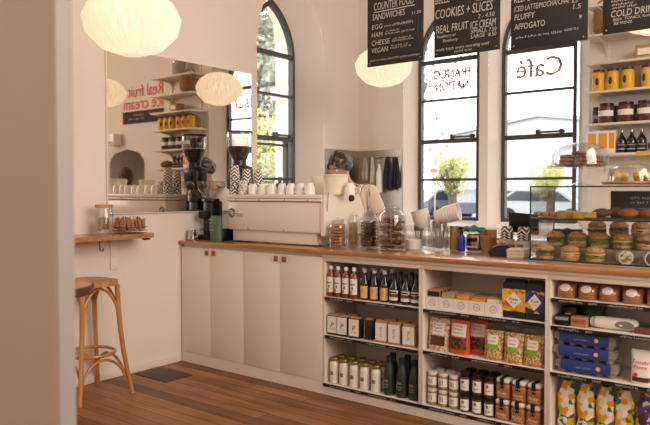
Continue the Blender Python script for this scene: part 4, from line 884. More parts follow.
for px, y, w, h, lab in ((320.5, .46, .078, .118, 'smaller pale plastic tub on the coffee machine, left of the two'), (335.5, .31, .09, .128, 'larger pale plastic tub on the coffee machine, hiding the face')):
    b = MB(); b.open_lathe([(0, 0), (w*.82, 0), (w, h), (w+.004, h), (w+.004, h+.004), (w-.003, h+.004), (w*.82-.003, .003), (0, .003)], 28); b = b.build('plastic_tub', M['tub'], loc=(ax(px, y), y, ZM)); tag(b, lab, 'tub', 'pale plastic tubs on the coffee machine')
    MB().lathe([(0, 0), (w-.004, 0), (w-.004, .008), (0, .012)], 28, at=(0, 0, h+.006)).build('lid', M['tub'], b)
def cup_tree(px, y, n, m, nm, desc, group, h=.095, step=.026, z=ZM):
    b = MB().open_lathe([(.0392, 0), (.041, 0), (.0425, .003), (.0412, .006), (.0402, .008), (.029, h-.002), (.028, h), (.0001, h-.003), (.0001, h-.006), (.0272, h-.006), (.0392, 0)], 24).build('takeaway_cup', m, smooth=40); tag(b, '', 'paper cup')
    x = ax(px, y); row(b, [(x, y, z+step*k, R.uniform(0, 6)) for k in range(n)], ['%s paper cup from the bottom of the %s' % (ORD[k], desc) for k in range(n)], group)
cup_tree(235.2, .19, 6, M['zig'], 0, 'leftmost zigzag cup stack', 'zigzag takeaway cups in stacks')
cup_tree(246.5, .30, 5, M['zig'], 0, 'middle zigzag cup stack', 'zigzag takeaway cups in stacks')
cup_tree(258, .33, 4, M['zig'], 0, 'rightmost zigzag cup stack', 'zigzag takeaway cups in stacks', step=.03)
M['hex'] = patches('speckled_cup', [(226, 216, 204), (150, 140, 130), (232, 224, 212), (196, 186, 174)], 120, .6)
cup_tree(243.5, .186, 2, M['hex'], 0, 'short speckled stack', 'speckled takeaway cups', h=.08)
r = empty('pump_bottle', (ax(280, .42), .42, ZM)); tag(r, 'brown bottle with a glass neck on top of the coffee machine', 'bottle')
MB().lathe([(0, 0), (.034, 0), (.036, .004), (.036, .075), (.03, .085), (.014, .092), (.013, .12), (0, .12)], 20).build('body', M['relish'], r); MB().lathe([(0, .12), (.016, .12), (.016, .135), (0, .137)], 16).build('cap', M['brownhair'], r); wrap(.0366, .03, .05).build('label', M['hex'], r)
# cookie jars
def cookie_jar(px, y, rr_, h, label, neck=.62):
    x = ax(px, y); r = empty('cookie_jar', (x, y, ZW)); tag(r, label, 'jar', 'glass cookie jars on the worktop')
    n = rr_*neck
    MB().open_lathe([(0, .003), (rr_*.9, .003), (rr_, .016), (rr_, h*.68), (rr_*.94, h*.77), (n*1.02, h*.86), (n, h*.88), (n*1.12, h*.9), (n*1.06, h*.905), (n*.96, h*.875), (rr_*.9, h*.77), (rr_*.965, h*.68), (rr_*.965, .02), (rr_*.88, .009), (0, .008)], 32).build('glass_body', M['glass'], r)
    MB().open_lathe([(0, h*.905+.004), (n*1.1, h*.905+.004), (n*1.14, h*.92), (n*1.12, h*.945), (n*.4, h*.955), (n*.2, h*.96), (n*.3, h*.985), (n*.2, h), (0, h)], 28).build('lid', M['glass'], r)
    return x, y
def biscuits(x, y, rj, z1, m, name, label, group, rad, th, n, seed, flat=.5, z0=ZW+.0165):
    rr = random.Random(seed); base = MB().lathe([(0, 0), (rad*.9, 0), (rad, th*.35), (rad*.93, th*.8), (rad*.5, th), (0, th*.98)], 18, wob=th*.06).build(name, m, smooth=60); tag(base, label, 'biscuit', group)
    z = z0; lay = 0; k = 0
    while k < n and z < z1:
        q = max(1, int((rj-.004)*1.0/rad)); per = 1 if rad > rj*.62 else 3
        a0 = rr.uniform(0, 6); 
        for j in range(per):
            if k >= n: break
            o = base if k == 0 else dup(base, (0, 0, 0)); d = (rj-rad-.008)*(1 if per > 1 else rr.uniform(0, .9)); a = a0+j*2*PI/per
            o.location = (x+d*math.cos(a), y+d*math.sin(a), z+.001*j); o.rotation_euler = (rr.uniform(-.02, .02), rr.uniform(-.02, .02), rr.uniform(0, 6)); k += 1
        z += th*1.2
x, y = cookie_jar(338, .185, .062, .21, 'smallest glass cookie jar, holding orange-brown biscuits, right of the coffee machine')
biscuits(x, y, .058, ZW+.16, M['biscuit'], 'round_biscuit', 'orange-brown biscuit inside the smallest cookie jar', 'biscuits in the smallest jar', .051, .018, 8, 1)
x, y = cookie_jar(353.4, .31, .043, .247, 'narrow glass jar of pale shortbread, second of the cookie jars', .74)
base = MB().box((0, 0, .011), (.056, .036, .021), .004).build('shortbread', M['shortbread']); tag(base, 'pale shortbread finger inside the narrow glass jar', 'biscuit', 'shortbread in the narrow jar')
for k in range(7):
    o = base if k == 0 else dup(base, (0, 0, 0)); o.location = (x+R.uniform(-.002, .002), y+R.uniform(-.004, .004), ZW+.012+k*.0235); o.rotation_euler = (0, 0, R.uniform(-.4, .4)+(.8 if k % 2 else 0))
x, y = cookie_jar(368.8, .27, .067, .262, 'glass jar of dark chocolate cookies, third of the cookie jars')
biscuits(x, y, .064, ZW+.185, M['brownie'], 'chocolate_cookie', 'dark chocolate cookie inside the third cookie jar', 'cookies in the third jar', .054, .018, 10, 3)
x, y = cookie_jar(391.8, .24, .097, .305, 'largest glass cookie jar, holding big brown cookies, rightmost of the cookie jars', .55)
rr = random.Random(5); base = MB().lathe([(0, -.008), (.05, -.008), (.056, 0), (.05, .007), (.02, .01), (0, .0095)], 20, wob=.001).build('brown_cookie', M['cookie'], smooth=60); tag(base, 'big brown cookie inside the largest cookie jar', 'biscuit', 'cookies in the largest jar')
k = 0
for (dx, dy, z, rx, ry) in [(sg*.045*math.cos(q*PI/2+.5*(q//2)), sg*.045*math.sin(q*PI/2+.5*(q//2)), .022+.0185*q, 0, 0) for q in range(11) for sg in (-1, 1)]:
    o = base if k == 0 else dup(base, (0, 0, 0)); o.location = (x+dx, y+dy, ZW+z); o.rotation_euler = (rx, ry, rr.uniform(0, 6) if abs(ry) < .5 else 0); o.scale = (.77, .77, .9); k += 1
# dish, cutlery jars, tins
b = MB().open_lathe([(0, 0), (.05, 0), (.053, .004), (.056, .062), (.058, .066), (.0535, .066), (.05, .01), (0, .006)], 32).build('ramekin', M['china'], loc=(ax(413, .42), .42, ZW)); tag(b, 'white ramekin dish right of the largest cookie jar', 'dish')
def open_jar(px, y, rad, h, label, m='glass', name='cutlery_jar'):
    b = MB().open_lathe([(0, .001), (rad*.92, .001), (rad, .008), (rad, h*.9), (rad*.93, h*.95), (rad*.95, h), (rad*.91, h), (rad*.9, h*.94), (rad*.955, h*.89), (rad*.955, .012), (0, .007)], 28).build(name, M[m], loc=(ax(px, y), y, ZW)); tag(b, label, 'jar', 'cutlery jars on the worktop'); return b.location.x, y
def cutlery(x, y, rad, n, seed, L, desc, m='steel'):
    rr = random.Random(seed)
    for kind, head in (('fork', 0), ('spoon', 1)):
        r = empty(kind); q = MB(); q.tube([(0, 0, 0), (0, 0, L*.5), (0, 0, L*.72)], [.0045, .003, .0028], 6)
        if head: q.sphere((0, 0, L*.83), (.016, .004, .024), 12, 8)
        else:
            q.box((0, 0, L*.77), (.022, .003, .03), .001)
            for tx in (-.009, -.003, .003, .009): q.tube([(tx, 0, L*.78), (tx, 0, L*.97)], .0016, 5)
        bpy.data.objects.remove(r); o0 = q.build(kind, M[m]); tag(o0, 'steel %s standing in the %s' % (kind, desc), kind, 'cutlery in the %s' % desc)
        for k in range(n):
            o = o0 if k == 0 else dup(o0, (0, 0, 0)); a = 2*PI*(k+.5*head)/n+.3; b0 = rad*.32; tl = rr.uniform(.06, .13)
            o.location = (x+b0*math.cos(a), y+b0*math.sin(a), ZW+.014); o.rotation_euler = (-math.sin(a)*tl, math.cos(a)*tl, rr.uniform(-1, 1)*.4)
x, y = open_jar(419, .58, .05, .11, 'shorter glass jar of dark cutlery behind the white ramekin'); cutlery(x, y, .05, 4, 1, .15, 'shorter jar behind the ramekin')
x, y = open_jar(439.5, .43, .058, .185, 'tall glass jar of cutlery in the middle of the worktop'); cutlery(x, y, .058, 5, 2, .19, 'tall jar in the middle of the worktop')
b = MB().lathe([(0, 0), (.034, 0), (.035, .004), (.035, .13), (0, .13)], 24).build('kraft_tube', M['kraft'], loc=(ax(455.3, .52), .52, ZW)); MB().lathe([(0, .1305), (.0365, .1305), (.0365, .16), (0, .162)], 24).build('lid', M['steel'], b); tag(b, 'brown paper tube with a steel lid beside the tall cutlery jar', 'canister')
r = empty('spray_bottle', (ax(463.3, .5), .475, ZW)); tag(r, 'cobalt blue spray bottle with a black pump on the worktop', 'bottle')
MB().lathe([(0, 0), (.022, 0), (.024, .005), (.024, .085), (.02, .1), (.01, .112), (0, .112)], 20).build('body', M['cobalt'], r); q = MB(); q.lathe([(0, .112), (.012, .112), (.012, .13), (.006, .132), (.006, .145), (0, .145)], 14).box((0, -.008, .152), (.016, .034, .014), .003); q.build('pump', M['black'], r)
# clear plastic lids and white tubs stacked at an angle behind the cutlery
def nested(px, y, z, n, rad, h, step, axis, m, name, label, group):
    b = MB().open_lathe([(0, 0), (rad*.75, 0), (rad*.78, .003), (rad, h), (rad*1.05, h), (rad*1.05, h+.004), (rad*.97, h+.004), (rad*.75, .005), (0, .004)], 28).build(name, m); tag(b, label, 'cup', group)
    for k in range(n):
        o = b if k == 0 else dup(b, (0, 0, 0)); d = Vector(axis).normalized(); o.location = Vector((ax(px, y), y, z))+d*step*k; o.rotation_euler = d.to_track_quat('Z', 'Y').to_euler()
nested(424, .6, 1.085, 5, .06, .06, .016, (-.25, -.1, 1), M['lidwhite'], 'cup_lid', 'white plastic cup lid in the leaning stack behind the cutlery jars', 'white cup lids')
nested(436, .585, 1.16, 6, .058, .07, .018, (1, .2, .28), M['china'], 'white_tub', 'white tub in the stack lying on its side behind the tall cutlery jar', 'white tubs lying in a stack')
r = empty('napkin_holder', (ax(437, .6), .6, ZW)); tag(r, 'low clear box carrying the white tubs behind the tall cutlery jar', 'box')
q = MB(); q.bb(-.045, .12, -.05, .05, 0, .145, .006); q.build('box', M['plastic'], r); MB().bb(-.05, .124, -.054, .054, .146, .152, .002).build('lid', M['plastic'], r)
small = empty('label_printer', (ax(471, .52), .58, ZW), .1); tag(small, 'silver grey label printer under the teal cloth', 'printer')
MB().box((0, 0, .055), (.09, .1, .108), .012).build('casing', M['steel'], small); MB().bb(-.035, .035, -.0525, -.05, .06, .085).build('display', M['black'], small); MB().bb(-.038, .038, -.058, -.05, .022, .03).build('paper_slot', M['paper'], small)
p = MB(); n = 14; vs = []; fs = []; rr = random.Random(4)
for j in range(n):
    for i in range(n):
        u, v = i/(n-1)-.5, j/(n-1)-.5; rad_ = math.hypot(u, v); vs.append((u*.16*(1+.15*math.sin(v*9)), v*.11, .03-.04*rad_+.006*math.sin(u*16+v*9)+.004*math.sin(v*22)))
for j in range(n-1):
    for i in range(n-1): fs.append((j*n+i, j*n+i+1, (j+1)*n+i+1, (j+1)*n+i))
p.add(vs, fs); b = p.build('folded_cloth', M['teal'], smooth=70, loc=(ax(469, .56)+.012, .585, 1.0825)); md = b.modifiers.new('s', 'SOLIDIFY'); md.thickness = .014; tag(b, 'crumpled teal cloth lying on the grey label printer', 'cloth')
r = empty('cardboard_box', (ax(489, .62), .61, ZW)); tag(r, 'plain tan box behind the kraft paper cup', 'box'); MB().box((0, 0, .07), (.09, .07, .138), .004).build('carton', M['kraft'], r); MB().bb(-.012, .012, -.036, -.0352, .09, .139).build('tape', M['croissant'], r)
b = bottle('kraft_cup', [(0, 0), (.03, 0), (.031, .003), (.043, .1), (.045, .102), (.045, .106), (.041, .106), (.03, .01), (0, .008)], M['kraft'], 28); b.location = (ax(486.5, .5), .5, ZW); tag(b, 'kraft paper cup beside the black card terminal', 'paper cup')
r = empty('card_terminal', (2.585, .31, ZW), .35); tag(r, 'glossy black card terminal lying on the worktop', 'card terminal')
q = MB(); q.prism([(-.075, 0), (.085, 0), (.09, .02), (.08, .045), (.03, .062), (-.05, .06), (-.078, .04), (-.082, .015)], -.045, .045, 'y'); 
bmesh.ops.bevel(q.bm, geom=[e for e in q.bm.edges], offset=.008, segments=2, affect='EDGES'); q.build('casing', M['black'], r); MB().box((.0, 0, .064), (.07, .06, .006), .002).build('screen', M['carglass'], r); MB().box((-.08, 0, .022), (.012, .07, .006), .002).build('card_slot', M['blackmat'], r)
r = empty('pen_stand', (ax(500, .55), .61, ZW)); tag(r, 'black pen stand with a pen leaning out, behind the card terminal', 'stand'); MB().lathe([(0, 0), (.028, 0), (.028, .006), (.008, .012), (.008, .07), (.05, .078), (.052, .086), (0, .086)], 20).build('stand', M['black'], r)
b = MB().tube([(0, 0, 0), (.02, 0, .1)], .004, 8).build('pen', M['ink'], loc=(r.location.x+.022, .61, ZW+.088)); tag(b, 'dark pen standing up from the black pen stand', 'pen')
for i, (px, y) in enumerate(((507, .505), (524, .44))):
    r = empty('noodle_box', (ax(px, y), y, ZW)); tag(r, '%s white paper bowl with a dark mark, behind the card terminal' % ('left' if i == 0 else 'right'), 'bowl', 'white paper bowls')
    MB().open_lathe([(0, 0), (.036, 0), (.05, .085), (.053, .09), (.048, .09), (.034, .004), (0, .004)], 28).build('bowl', M['china'], r)
    MB().lathe([(.0475, .05), (.0495, .068)], 8, arc=(-PI/2-.6, -PI/2+.3)).build('mark', M['kraft'], r)
    for k in range(3):
        b = MB().open_lathe([(.0392, 0), (.041, 0), (.0425, .003), (.0412, .006), (.0402, .008), (.033, .045), (.0315, .047), (.0001, .045), (.0001, .043), (.031, .043), (.0392, 0)], 24).build('zigzag_cup', M['zig'], smooth=40); b.location = (ax(px, y), y, ZW+.0925+.016*k); tag(b, 'upturned zigzag cup in the short stack on the %s white paper bowl' % ('left' if i == 0 else 'right'), 'paper cup', 'zigzag cups on the paper bowls')
r = empty('tablet_stand', (2.575, .595, ZW)); tag(r, 'black tablet on a stand seen from behind, left of the cake cabinet', 'tablet')
MB().lathe([(0, 0), (.06, 0), (.06, .008), (.012, .014), (.012, .16), (0, .16)], 20).build('stand', M['black'], r)
MB().box((.03, -.005, .2), (.19, .012, .13), .004, M=Matrix.Rotation(.25, 4, 'X') @ Matrix.Rotation(.08, 4, 'Y')).build('screen', M['black'], r)
for k in range(6):
    b = MB().box((0, 0, .0045), (.1, .13, .0085), .002).build('paper_bag', M['paper'] if k % 2 else M['tee'], loc=(ax(519.5, .28)+R.uniform(-.004, .004), .28, ZW+k*.0092)); b.rotation_euler = (0, 0, R.uniform(-.05, .05)); tag(b, '%s folded paper bag from the bottom of the pile by the cake cabinet' % ORD[k], 'paper bag', 'folded paper bags by the cake cabinet')
r = empty('tea_box', (ax(510, .4), .398, ZW)); tag(r, 'small orange-brown box behind the card terminal', 'box'); MB().box((0, 0, .032), (.05, .05, .063), .003).build('carton', M['croissant'], r); MB().bb(-.02, .02, -.0262, -.0254, .02, .045).build('label', M['kraft'], r)
# ------------------------------------------------------------------ cake cabinet
cx0, cx1, cy0, cy1, cz1, czs = 2.825, 3.72, .13, .50, 1.367, 1.19
r = empty('cake_cabinet', (0, 0, ZW)); tag(r, 'two level glass cake cabinet at the right end of the worktop', 'cabinet')
MB().bb(cx0, cx1, cy0, cy1, 0, .008, .002).build('base', M['shelfwhite'], r)
for nm, a in (('front_pane', (cx0+.004, cx1-.004, cy0, cy0+.005, Z(.960), Z(cz1-.006))), ('side_pane', (cx0, cx0+.005, cy0+.006, cy1-.006, Z(.960), Z(cz1-.006))), ('side_pane', (cx1-.005, cx1, cy0+.006, cy1-.006, Z(.960), Z(cz1-.006))), ('top_pane', (cx0, cx1, cy0, cy1, Z(cz1-.005), Z(cz1))), ('shelf_pane', (cx0+.008, cx1-.008, cy0+.008, cy1, Z(czs-.006), Z(czs)))):
    MB().bb(*a).build(nm, M['glass'], r)
q = MB()
for (x, y) in ((cx0, cy0), (cx0, cy1), (cx1, cy0), (cx1, cy1)): q.bb(x-.003, x+.003, y-.003, y+.003, Z(.959), Z(cz1))
for z in (.962, czs-.003, cz1-.002):
    hh = .0045 if z < 1.3 else .003
    for y in (cy0-.001, cy1): q.bb(cx0, cx1, y-.003, y+.003, Z(z)-hh, Z(z)+hh)
    for x in (cx0, cx1): q.bb(x-.003, x+.003, cy0, cy1, Z(z)-hh, Z(z)+hh)
q.build('glass_edge', M['greenedge'], r)
q = MB(); q.bb(cx0+.012, cx1-.012, .27, .38, .0085, .075, .003).bb(cx0+.012, cx1-.012, .381, .49, .0085, .135, .003); q.build('step_riser', M['carton'], r)
def sandwich(label, k, fill=('lettuce', 'ham')):
    r = empty('bread_roll'); tag(r, label, 'sandwich', 'filled rolls in the cake cabinet'); rr = random.Random(k); q = 1.0
    MB().lathe([(0, 0), (.038, 0), (.046, .008), (.047, .018), (.044, .022), (0, .022)], 20).build('bottom_bun', M['bun'], r)
    for j, f in enumerate(fill):
        z0 = .0225+j*.013; vs = [(0, 0, z0+.006)]; n = 30
        p = MB(); p.lathe([(0, z0), (.044, z0), (.05, z0+.004), (.048, z0+.011), (0, z0+.012)], 28, wob=.0035 if j == 0 else .0015); p.build('lettuce' if f == 'lettuce' else 'filling', M[f], r)
    z0 = .0235+len(fill)*.013
    MB().lathe([(0, z0), (.044, z0), (.048, z0+.008), (.045, z0+.018), (.034, z0+.029), (.016, z0+.034), (0, z0+.035)], 20).build('top_bun', M['bun'], r); return r
fr = [(545.5, .2, ('lettuce', 'ham'), 'lettuce filled'), (570.5, .2, ('egg', 'egg'), 'egg filled'), (595.5, .205, ('lettuce', 'egg'), 'lettuce and egg filled')]
for lev, yy, zz, xs, nm in ((0, .2, .960, fr, 'front row'), (1, .325, .960+.0675, [(556, .325, ('lettuce', 'ham'), 'lettuce filled'), (578, .325, ('egg', 'lettuce'), 'egg filled'), (600, .325, ('lettuce', 'lettuce'), 'lettuce stuffed'), (623, .325, ('lettuce', 'egg'), 'lettuce and egg filled'), (647, .325, ('egg', 'ham'), 'meat filled')], 'middle step'), (2, .435, .960+.1275, [(597, .435, ('ham', 'egg'), 'meat and egg filled'), (619, .435, ('lettuce', 'ham'), 'lettuce filled'), (641, .435, ('egg', 'egg'), 'egg filled')], 'back step')):
    for i, (px, y, fl, ds) in enumerate(xs):
        s = sandwich('%s bread roll, %s from left, %s of the cake cabinet' % (ds, ORD[i], nm), i+lev*5, fl); s.location = (ax(px, y), y, zz+.0005); s.rotation_euler = (0, 0, R.uniform(0, 6)); s.scale = (1.04, 1.04, 1.0)
r = empty('wrap_sandwich', (ax(624, .2), .205, .997), .5); tag(r, 'wrap rolled in white paper in the front row of the cake cabinet', 'sandwich')
RX = Matrix.Rotation(PI/2, 4, 'X'); MB().open_lathe([(0, -.05), (.02, -.05), (.034, -.03), (.035, .04), (.036, .044), (.031, .044), (.030, .03), (0, .03)], 20, M=RX).build('paper', M['paper'], r); MB().lathe([(0, .031), (.029, .031), (.029, .046), (.02, .05), (0, .05)], 18, M=RX, wob=.002).build('filling', M['wrapfill'], r)
r = empty('wrap_sandwich', (ax(651, .2), .205, .997), .4); tag(r, 'wrap rolled in white paper, cut off at the right edge of the cake cabinet', 'sandwich'); MB().open_lathe([(0, -.05), (.02, -.05), (.034, -.03), (.035, .04), (.036, .044), (.031, .044), (.030, .03), (0, .03)], 20, M=RX).build('paper', M['paper'], r); MB().lathe([(0, .031), (.029, .031), (.029, .046), (.02, .05), (0, .05)], 18, M=RX).build('filling', M['ham'], r)
r = empty('serving_tongs', (ax(566.5, .435), .435, 1.0885), .15); tag(r, 'dark folded serving tongs and tray under the upper glass level, left', 'tongs')
q = MB(); q.bb(-.075, .085, -.03, .03, 0, .008, .003).bb(-.075, .085, -.03, -.026, .008, .03).bb(-.075, .085, .026, .03, .008, .03); q.build('tray', M['black'], r)
q = MB(); q.tube([(-.07, -.015, .014), (.0, -.018, .02), (.08, -.012, .014)], .005).tube([(-.07, .01, .014), (.0, .016, .034), (.08, .008, .014)], .005); q.build('tongs', M['steel'], r)
ZS = czs+.0005
b = MB().bb(-.075, .075, -.06, .06, 0, .01, .004).build('serving_board', M['tabletop'], loc=(2.918, .27, ZS)); tag(b, 'pale wooden board at the left of the upper cabinet level', 'board')
b = MB().bb(-.2, .2, -.075, .075, 0, .008, .004).build('serving_board', M['darkwood'], loc=(ax(626, .25), .25, ZS)); tag(b, 'dark tray under the pastries on the upper cabinet level', 'tray')
for i, px in enumerate((539, 547, 555)):
    b = MB().box((0, 0, .011), (.036, .075, .022), .004).build('oat_slice', M['slice'], loc=(ax(px, .27), .27, ZS+.0105)); tag(b, '%s oat slice from the left on the pale board' % ORD[i], 'slice', 'oat slices on the pale board')
for i, (px, h) in enumerate(((563, .036), (571.5, .034))):
    b = MB().box((0, 0, h/2), (.05, .08, h), .005).build('oat_slice', M['slice'], loc=(ax(px, .24)+.004, .24, ZS)); MB().box((0, 0, h+.003), (.05, .08, .005), .002).build('icing', M['shortbread'], b); tag(b, '%s thick iced slice beside the pale board' % ('left' if i == 0 else 'right'), 'slice', 'thick iced slices')
for i, px in enumerate((580.5, 591)):
    b = MB().box((0, 0, .016), (.058, .085, .032), .006).build('lemon_slice', M['sponge'], loc=(ax(px, .22), .22, ZS)); MB().box((0, 0, .0345), (.058, .085, .004), .0015).build('icing', M['egg'], b); tag(b, '%s yellow cake slice on the upper cabinet level' % ('left' if i == 0 else 'right'), 'slice', 'yellow cake slices')
def croissant(px, y, z, m, label, s=1.0, rz=0, lift=0):
    p = MB(); n = 13; pts = []; rs = []
    for i in range(n):
        t = i/(n-1)*2-1; a = t*1.25; pts.append((.052*math.sin(a)*s, (.035-.035*math.cos(a))*s, .024*s)); rs.append(max(.004, (.024*(1-abs(t)**1.7)+.003*(i % 2)))*s)
    p.tube(pts, rs, 14); b = p.build('croissant', m, loc=(ax(px, y), y, z+.001), smooth=50); b.rotation_euler = (0, 0, rz); tag(b, label, 'pastry', 'pastries on the dark tray'); return b
croissant(601.5, .235, ZS+.008, M['darkpastry'], 'dark glazed pastry at the left end of the dark tray', 1.0, .2)
croissant(615.5, .29, ZS+.008, M['darkpastry'], 'dark glazed pastry behind the first one on the dark tray', 1.05, -.3)
croissant(628, .225, ZS+.008, M['croissant'], 'golden croissant left of the last pastry on the dark tray', 1.05, .1)
croissant(648, .24, ZS+.008, M['croissant'], 'golden croissant at the right end of the dark tray', 1.05, -.2)
r = empty('chalk_card', (ax(634, .44), .44, ZS)); tag(r, 'dark card with white writing behind the pastries in the cake cabinet', 'sign')
MB().bb(-.125, .16, 0, .006, 0, .15, .001).build('card', M['board'], r); MB().scrib(-.02, .11, .105, .017, -.001).scrib(-.02, .07, .08, .015, -.001).scrib(-.015, .12, .052, .007, -.001).scrib(-.015, .1, .038, .007, -.001).build('lettering', M['chalk'], r, smooth=0)
# on top of the cabinet
ZT = cz1+.0005
def cake_stand(px, y, plate_r, z, label, dome_r, dome_h, glass_label, stem=True):
    x = ax(px, y); r = empty('cake_stand', (x, y, ZT)); tag(r, label, 'cake stand', 'glass cake stands on the cabinet')
    h = z-ZT
    if stem: MB().lathe([(0, 0), (plate_r*.42, 0), (plate_r*.4, .006), (.018, .02), (.013, h*.5), (.022, h-.008), (0, h-.008)], 24).build('stem', M['glass'], r)
    MB().open_lathe([(0, h-.007), (plate_r*.94, h-.007), (plate_r, h), (plate_r, h+.008), (plate_r*.97, h+.008), (plate_r*.94, h), (0, h)], 36).build('plate', M['glass'] if stem else M['tabletop'], r)
    d = empty('glass_dome', (x, y, z+.0015)); tag(d, glass_label, 'dome', 'glass cake domes')
    MB().open_lathe([(dome_r+.004, 0), (dome_r+.004, .004), (dome_r, .006), (dome_r*.99, dome_h*.45), (dome_r*.9, dome_h*.74), (dome_r*.66, dome_h*.92), (dome_r*.3, dome_h*.99), (.004, dome_h), (.004, dome_h-.004), (dome_r*.3, dome_h*.96), (dome_r*.64, dome_h*.885), (dome_r*.87, dome_h*.72), (dome_r*.965, dome_h*.44), (dome_r*.975, .006), (dome_r-.004, 0)], 36).build('shell', M['glass'], d)
    MB().lathe([(0, dome_h+.0), (.01, dome_h+.002), (.008, dome_h+.012), (.018, dome_h+.022), (.018, dome_h+.03), (0, dome_h+.038)], 18).build('knob', M['glass'], d)
    return x, y
x, y = cake_stand(579, .3, .175, 1.476, 'tall glass cake stand on top of the cake cabinet', .150, .13, 'clear glass dome over the cookies on the tall cake stand')
base = MB().lathe([(0, 0), (.04, 0), (.046, .008), (.04, .017), (.015, .02), (0, .02)], 18, wob=.0012).build('oat_cookie', M['cookie'], smooth=60); tag(base, 'brown cookie under the glass dome of the tall cake stand', 'biscuit', 'cookies under the tall dome'); k = 0
for lay, (n, rad) in enumerate(((6, .096), (5, .084), (4, .068), (1, 0))):
    for i in range(n):
        a = 2*PI*i/n+lay*.4; o = base if k == 0 else dup(base, (0, 0, 0)); o.location = (x+rad*math.cos(a), y+rad*math.sin(a), 1.4785+.021*lay); o.rotation_euler = (R.uniform(-.03, .03), R.uniform(-.03, .03), R.uniform(0, 6)); k += 1
x, y = cake_stand(632, .3, .155, ZT+.0145, 'low wooden cake board on top of the cake cabinet', .13, .10, 'clear glass dome on the low board, right of the tall cake stand', stem=False)
for i, (px, yy) in enumerate(((615.5, .26), (623, .33), (638, .24), (647, .33))):
    b = MB().lathe([(0, 0), (.02, 0), (.026, .03), (.03, .036), (.026, .05), (.012, .058), (0, .059)], 18, wob=.001).build('muffin', M['sponge'], loc=(ax(px, yy), yy, ZT+.016)); MB().lathe([(.0205, .001), (.0268, .03)], 18).build('paper_case', M['lettuce'] if i == 0 else M['kraft'], b); tag(b, '%s yellow muffin from the left under the low glass dome' % ORD[i], 'muffin', 'muffins under the low dome')
b = pouch('paper_bag', .12, .07, .085, M['paper'], 'white paper bag lying at the right of the low glass dome', crumple=.004, taper=3); b.location = (3.45, .19, ZT)
b.location = (3.515, .17, ZT+.001)
# ------------------------------------------------------------------ goods on the wall shelves
b = bottle('fruit_jar', [(0, 0), (.046, .001), (.05, .008), (.05, .135), (.043, .152), (.04, .155), (0, .155)], M['mustard']); tag(b, '', 'jar'); MB().lathe([(0, .156), (.044, .156), (.045, .16), (.045, .175), (0, .178)], 24).build('lid', M['darkwood'], b)
p = MB(); n = 20; p.add([(x_, -math.sqrt(.0508**2-x_*x_), z_) for x_, z_ in [(.014*math.cos(2*PI*k/n), .075+.032*math.sin(2*PI*k/n)) for k in range(n)]], [tuple(range(n))]); p.build('label', M['ink'], b, smooth=0)
row(b, [(ax(p_, 2.27), 2.27, 2.16, -.15*i) for i, p_ in enumerate((597, 611, 626, 646, 661, 677))], [s+' jar of yellow fruit from the left on the third wall shelf' for s in ORD[:6]], 'jars of yellow fruit on the wall shelf')
b = bottle('dark_jar', [(0, 0), (.058, .001), (.062, .008), (.062, .125), (.055, .14), (0, .14)], M['relish']); tag(b, '', 'jar'); MB().lathe([(0, .141), (.056, .141), (.057, .145), (.057, .16), (0, .162)], 24).build('lid', M['black'], b); wrap(.0626, .055, .1).build('label', M['paper'], b)
row(b, [(ax(p_, 2.27), 2.27, 1.896, 0) for p_ in (605, 624.5, 644, 664)], [s+' dark jar with a pale label from the left, front of the second wall shelf' for s in ORD[:4]], 'dark jars with pale labels')
b = bottle('small_dark_jar', [(0, 0), (.045, .001), (.047, .008), (.047, .12), (.042, .13), (0, .13)], M['darkglass']); tag(b, '', 'jar'); MB().lathe([(0, .131), (.043, .131), (.043, .148), (0, .15)], 20).build('lid', M['black'], b); wrap(.0475, .05, .08).build('label', M['greycloth'], b)
row(b, [(ax(p_, 2.39), 2.39, 1.896, 0) for p_ in (596.5, 615, 634.5, 655)], [s+' smaller dark jar from the left, behind the pale labelled jars' for s in ORD[:4]], 'smaller dark jars on the wall shelf')
for i, (px, w) in enumerate(((592, .085), (602.5, .085), (611.5, .06))):
    r = empty('tea_carton', (ax(px, 2.29), 2.29, 1.651)); tag(r, '%s amber and white carton from the left on the lowest wall shelf' % ORD[i], 'carton', 'amber and white cartons'); MB().bb(-w/2, w/2, -.04, .04, 0, .185, .002).build('carton', M['paper'], r); MB().bb(-w/2+.014, w/2-.006, -.0415, -.0403, .04, .165).build('label', M['orange_box'], r)
b = bottle('black_bottle', [(0, 0), (.036, .001), (.039, .008), (.039, .09), (.035, .11), (.02, .135), (.012, .145), (.011, .165), (0, .165)], M['darkglass']); tag(b, '', 'bottle'); l = wrap(.0396, .02, .075).build('label', M['blackmat'], b); q = MB(); q.lathe([(.0401, .026), (.0401, .034)], 10, arc=(-PI/2-1, -PI/2+1)); q.lathe([(.0401, .06), (.0401, .066)], 10, arc=(-PI/2-1, -PI/2+1)); q.build('label_band', M['greycloth'], l); MB().lathe([(0, .166), (.014, .166), (.012, .185), (0, .187)], 14).build('stopper', M['steel'], b)
row(b, [(ax(p_, 2.28), 2.28, 1.65, 0) for p_ in (620.5, 630.5, 640.5)], [s+' black bottle with banded label from the left, lowest wall shelf' for s in ORD[:3]], 'black bottles on the lowest wall shelf')
p = MB(); p.sphere((0, 0, .05), (.11, .07, .05), 20, 12); b = p.build('bread_loaf', M['darkpastry'], loc=(ax(655, 2.27)+.045, 2.27, 1.651), smooth=60); q = MB()
for k in (-.05, 0, .05): q.tube([(k-.02, -.03, .098-abs(k)*.3), (k, 0, .1015-abs(k)*.2), (k+.02, .03, .098-abs(k)*.3)], .004, 6)
q.build('crust_scores', M['croissant'], b); tag(b, 'dark brown loaf at the right end of the lowest wall shelf', 'bread')
b = MB().bb(-.1, .1, -.003, 0, -.02, .012).build('shelf_label', M['yellow'], loc=(ax(645, 2.2)+.03, 2.197, 1.645)); tag(b, 'yellow label strip on the front edge of the lowest wall shelf', 'label')
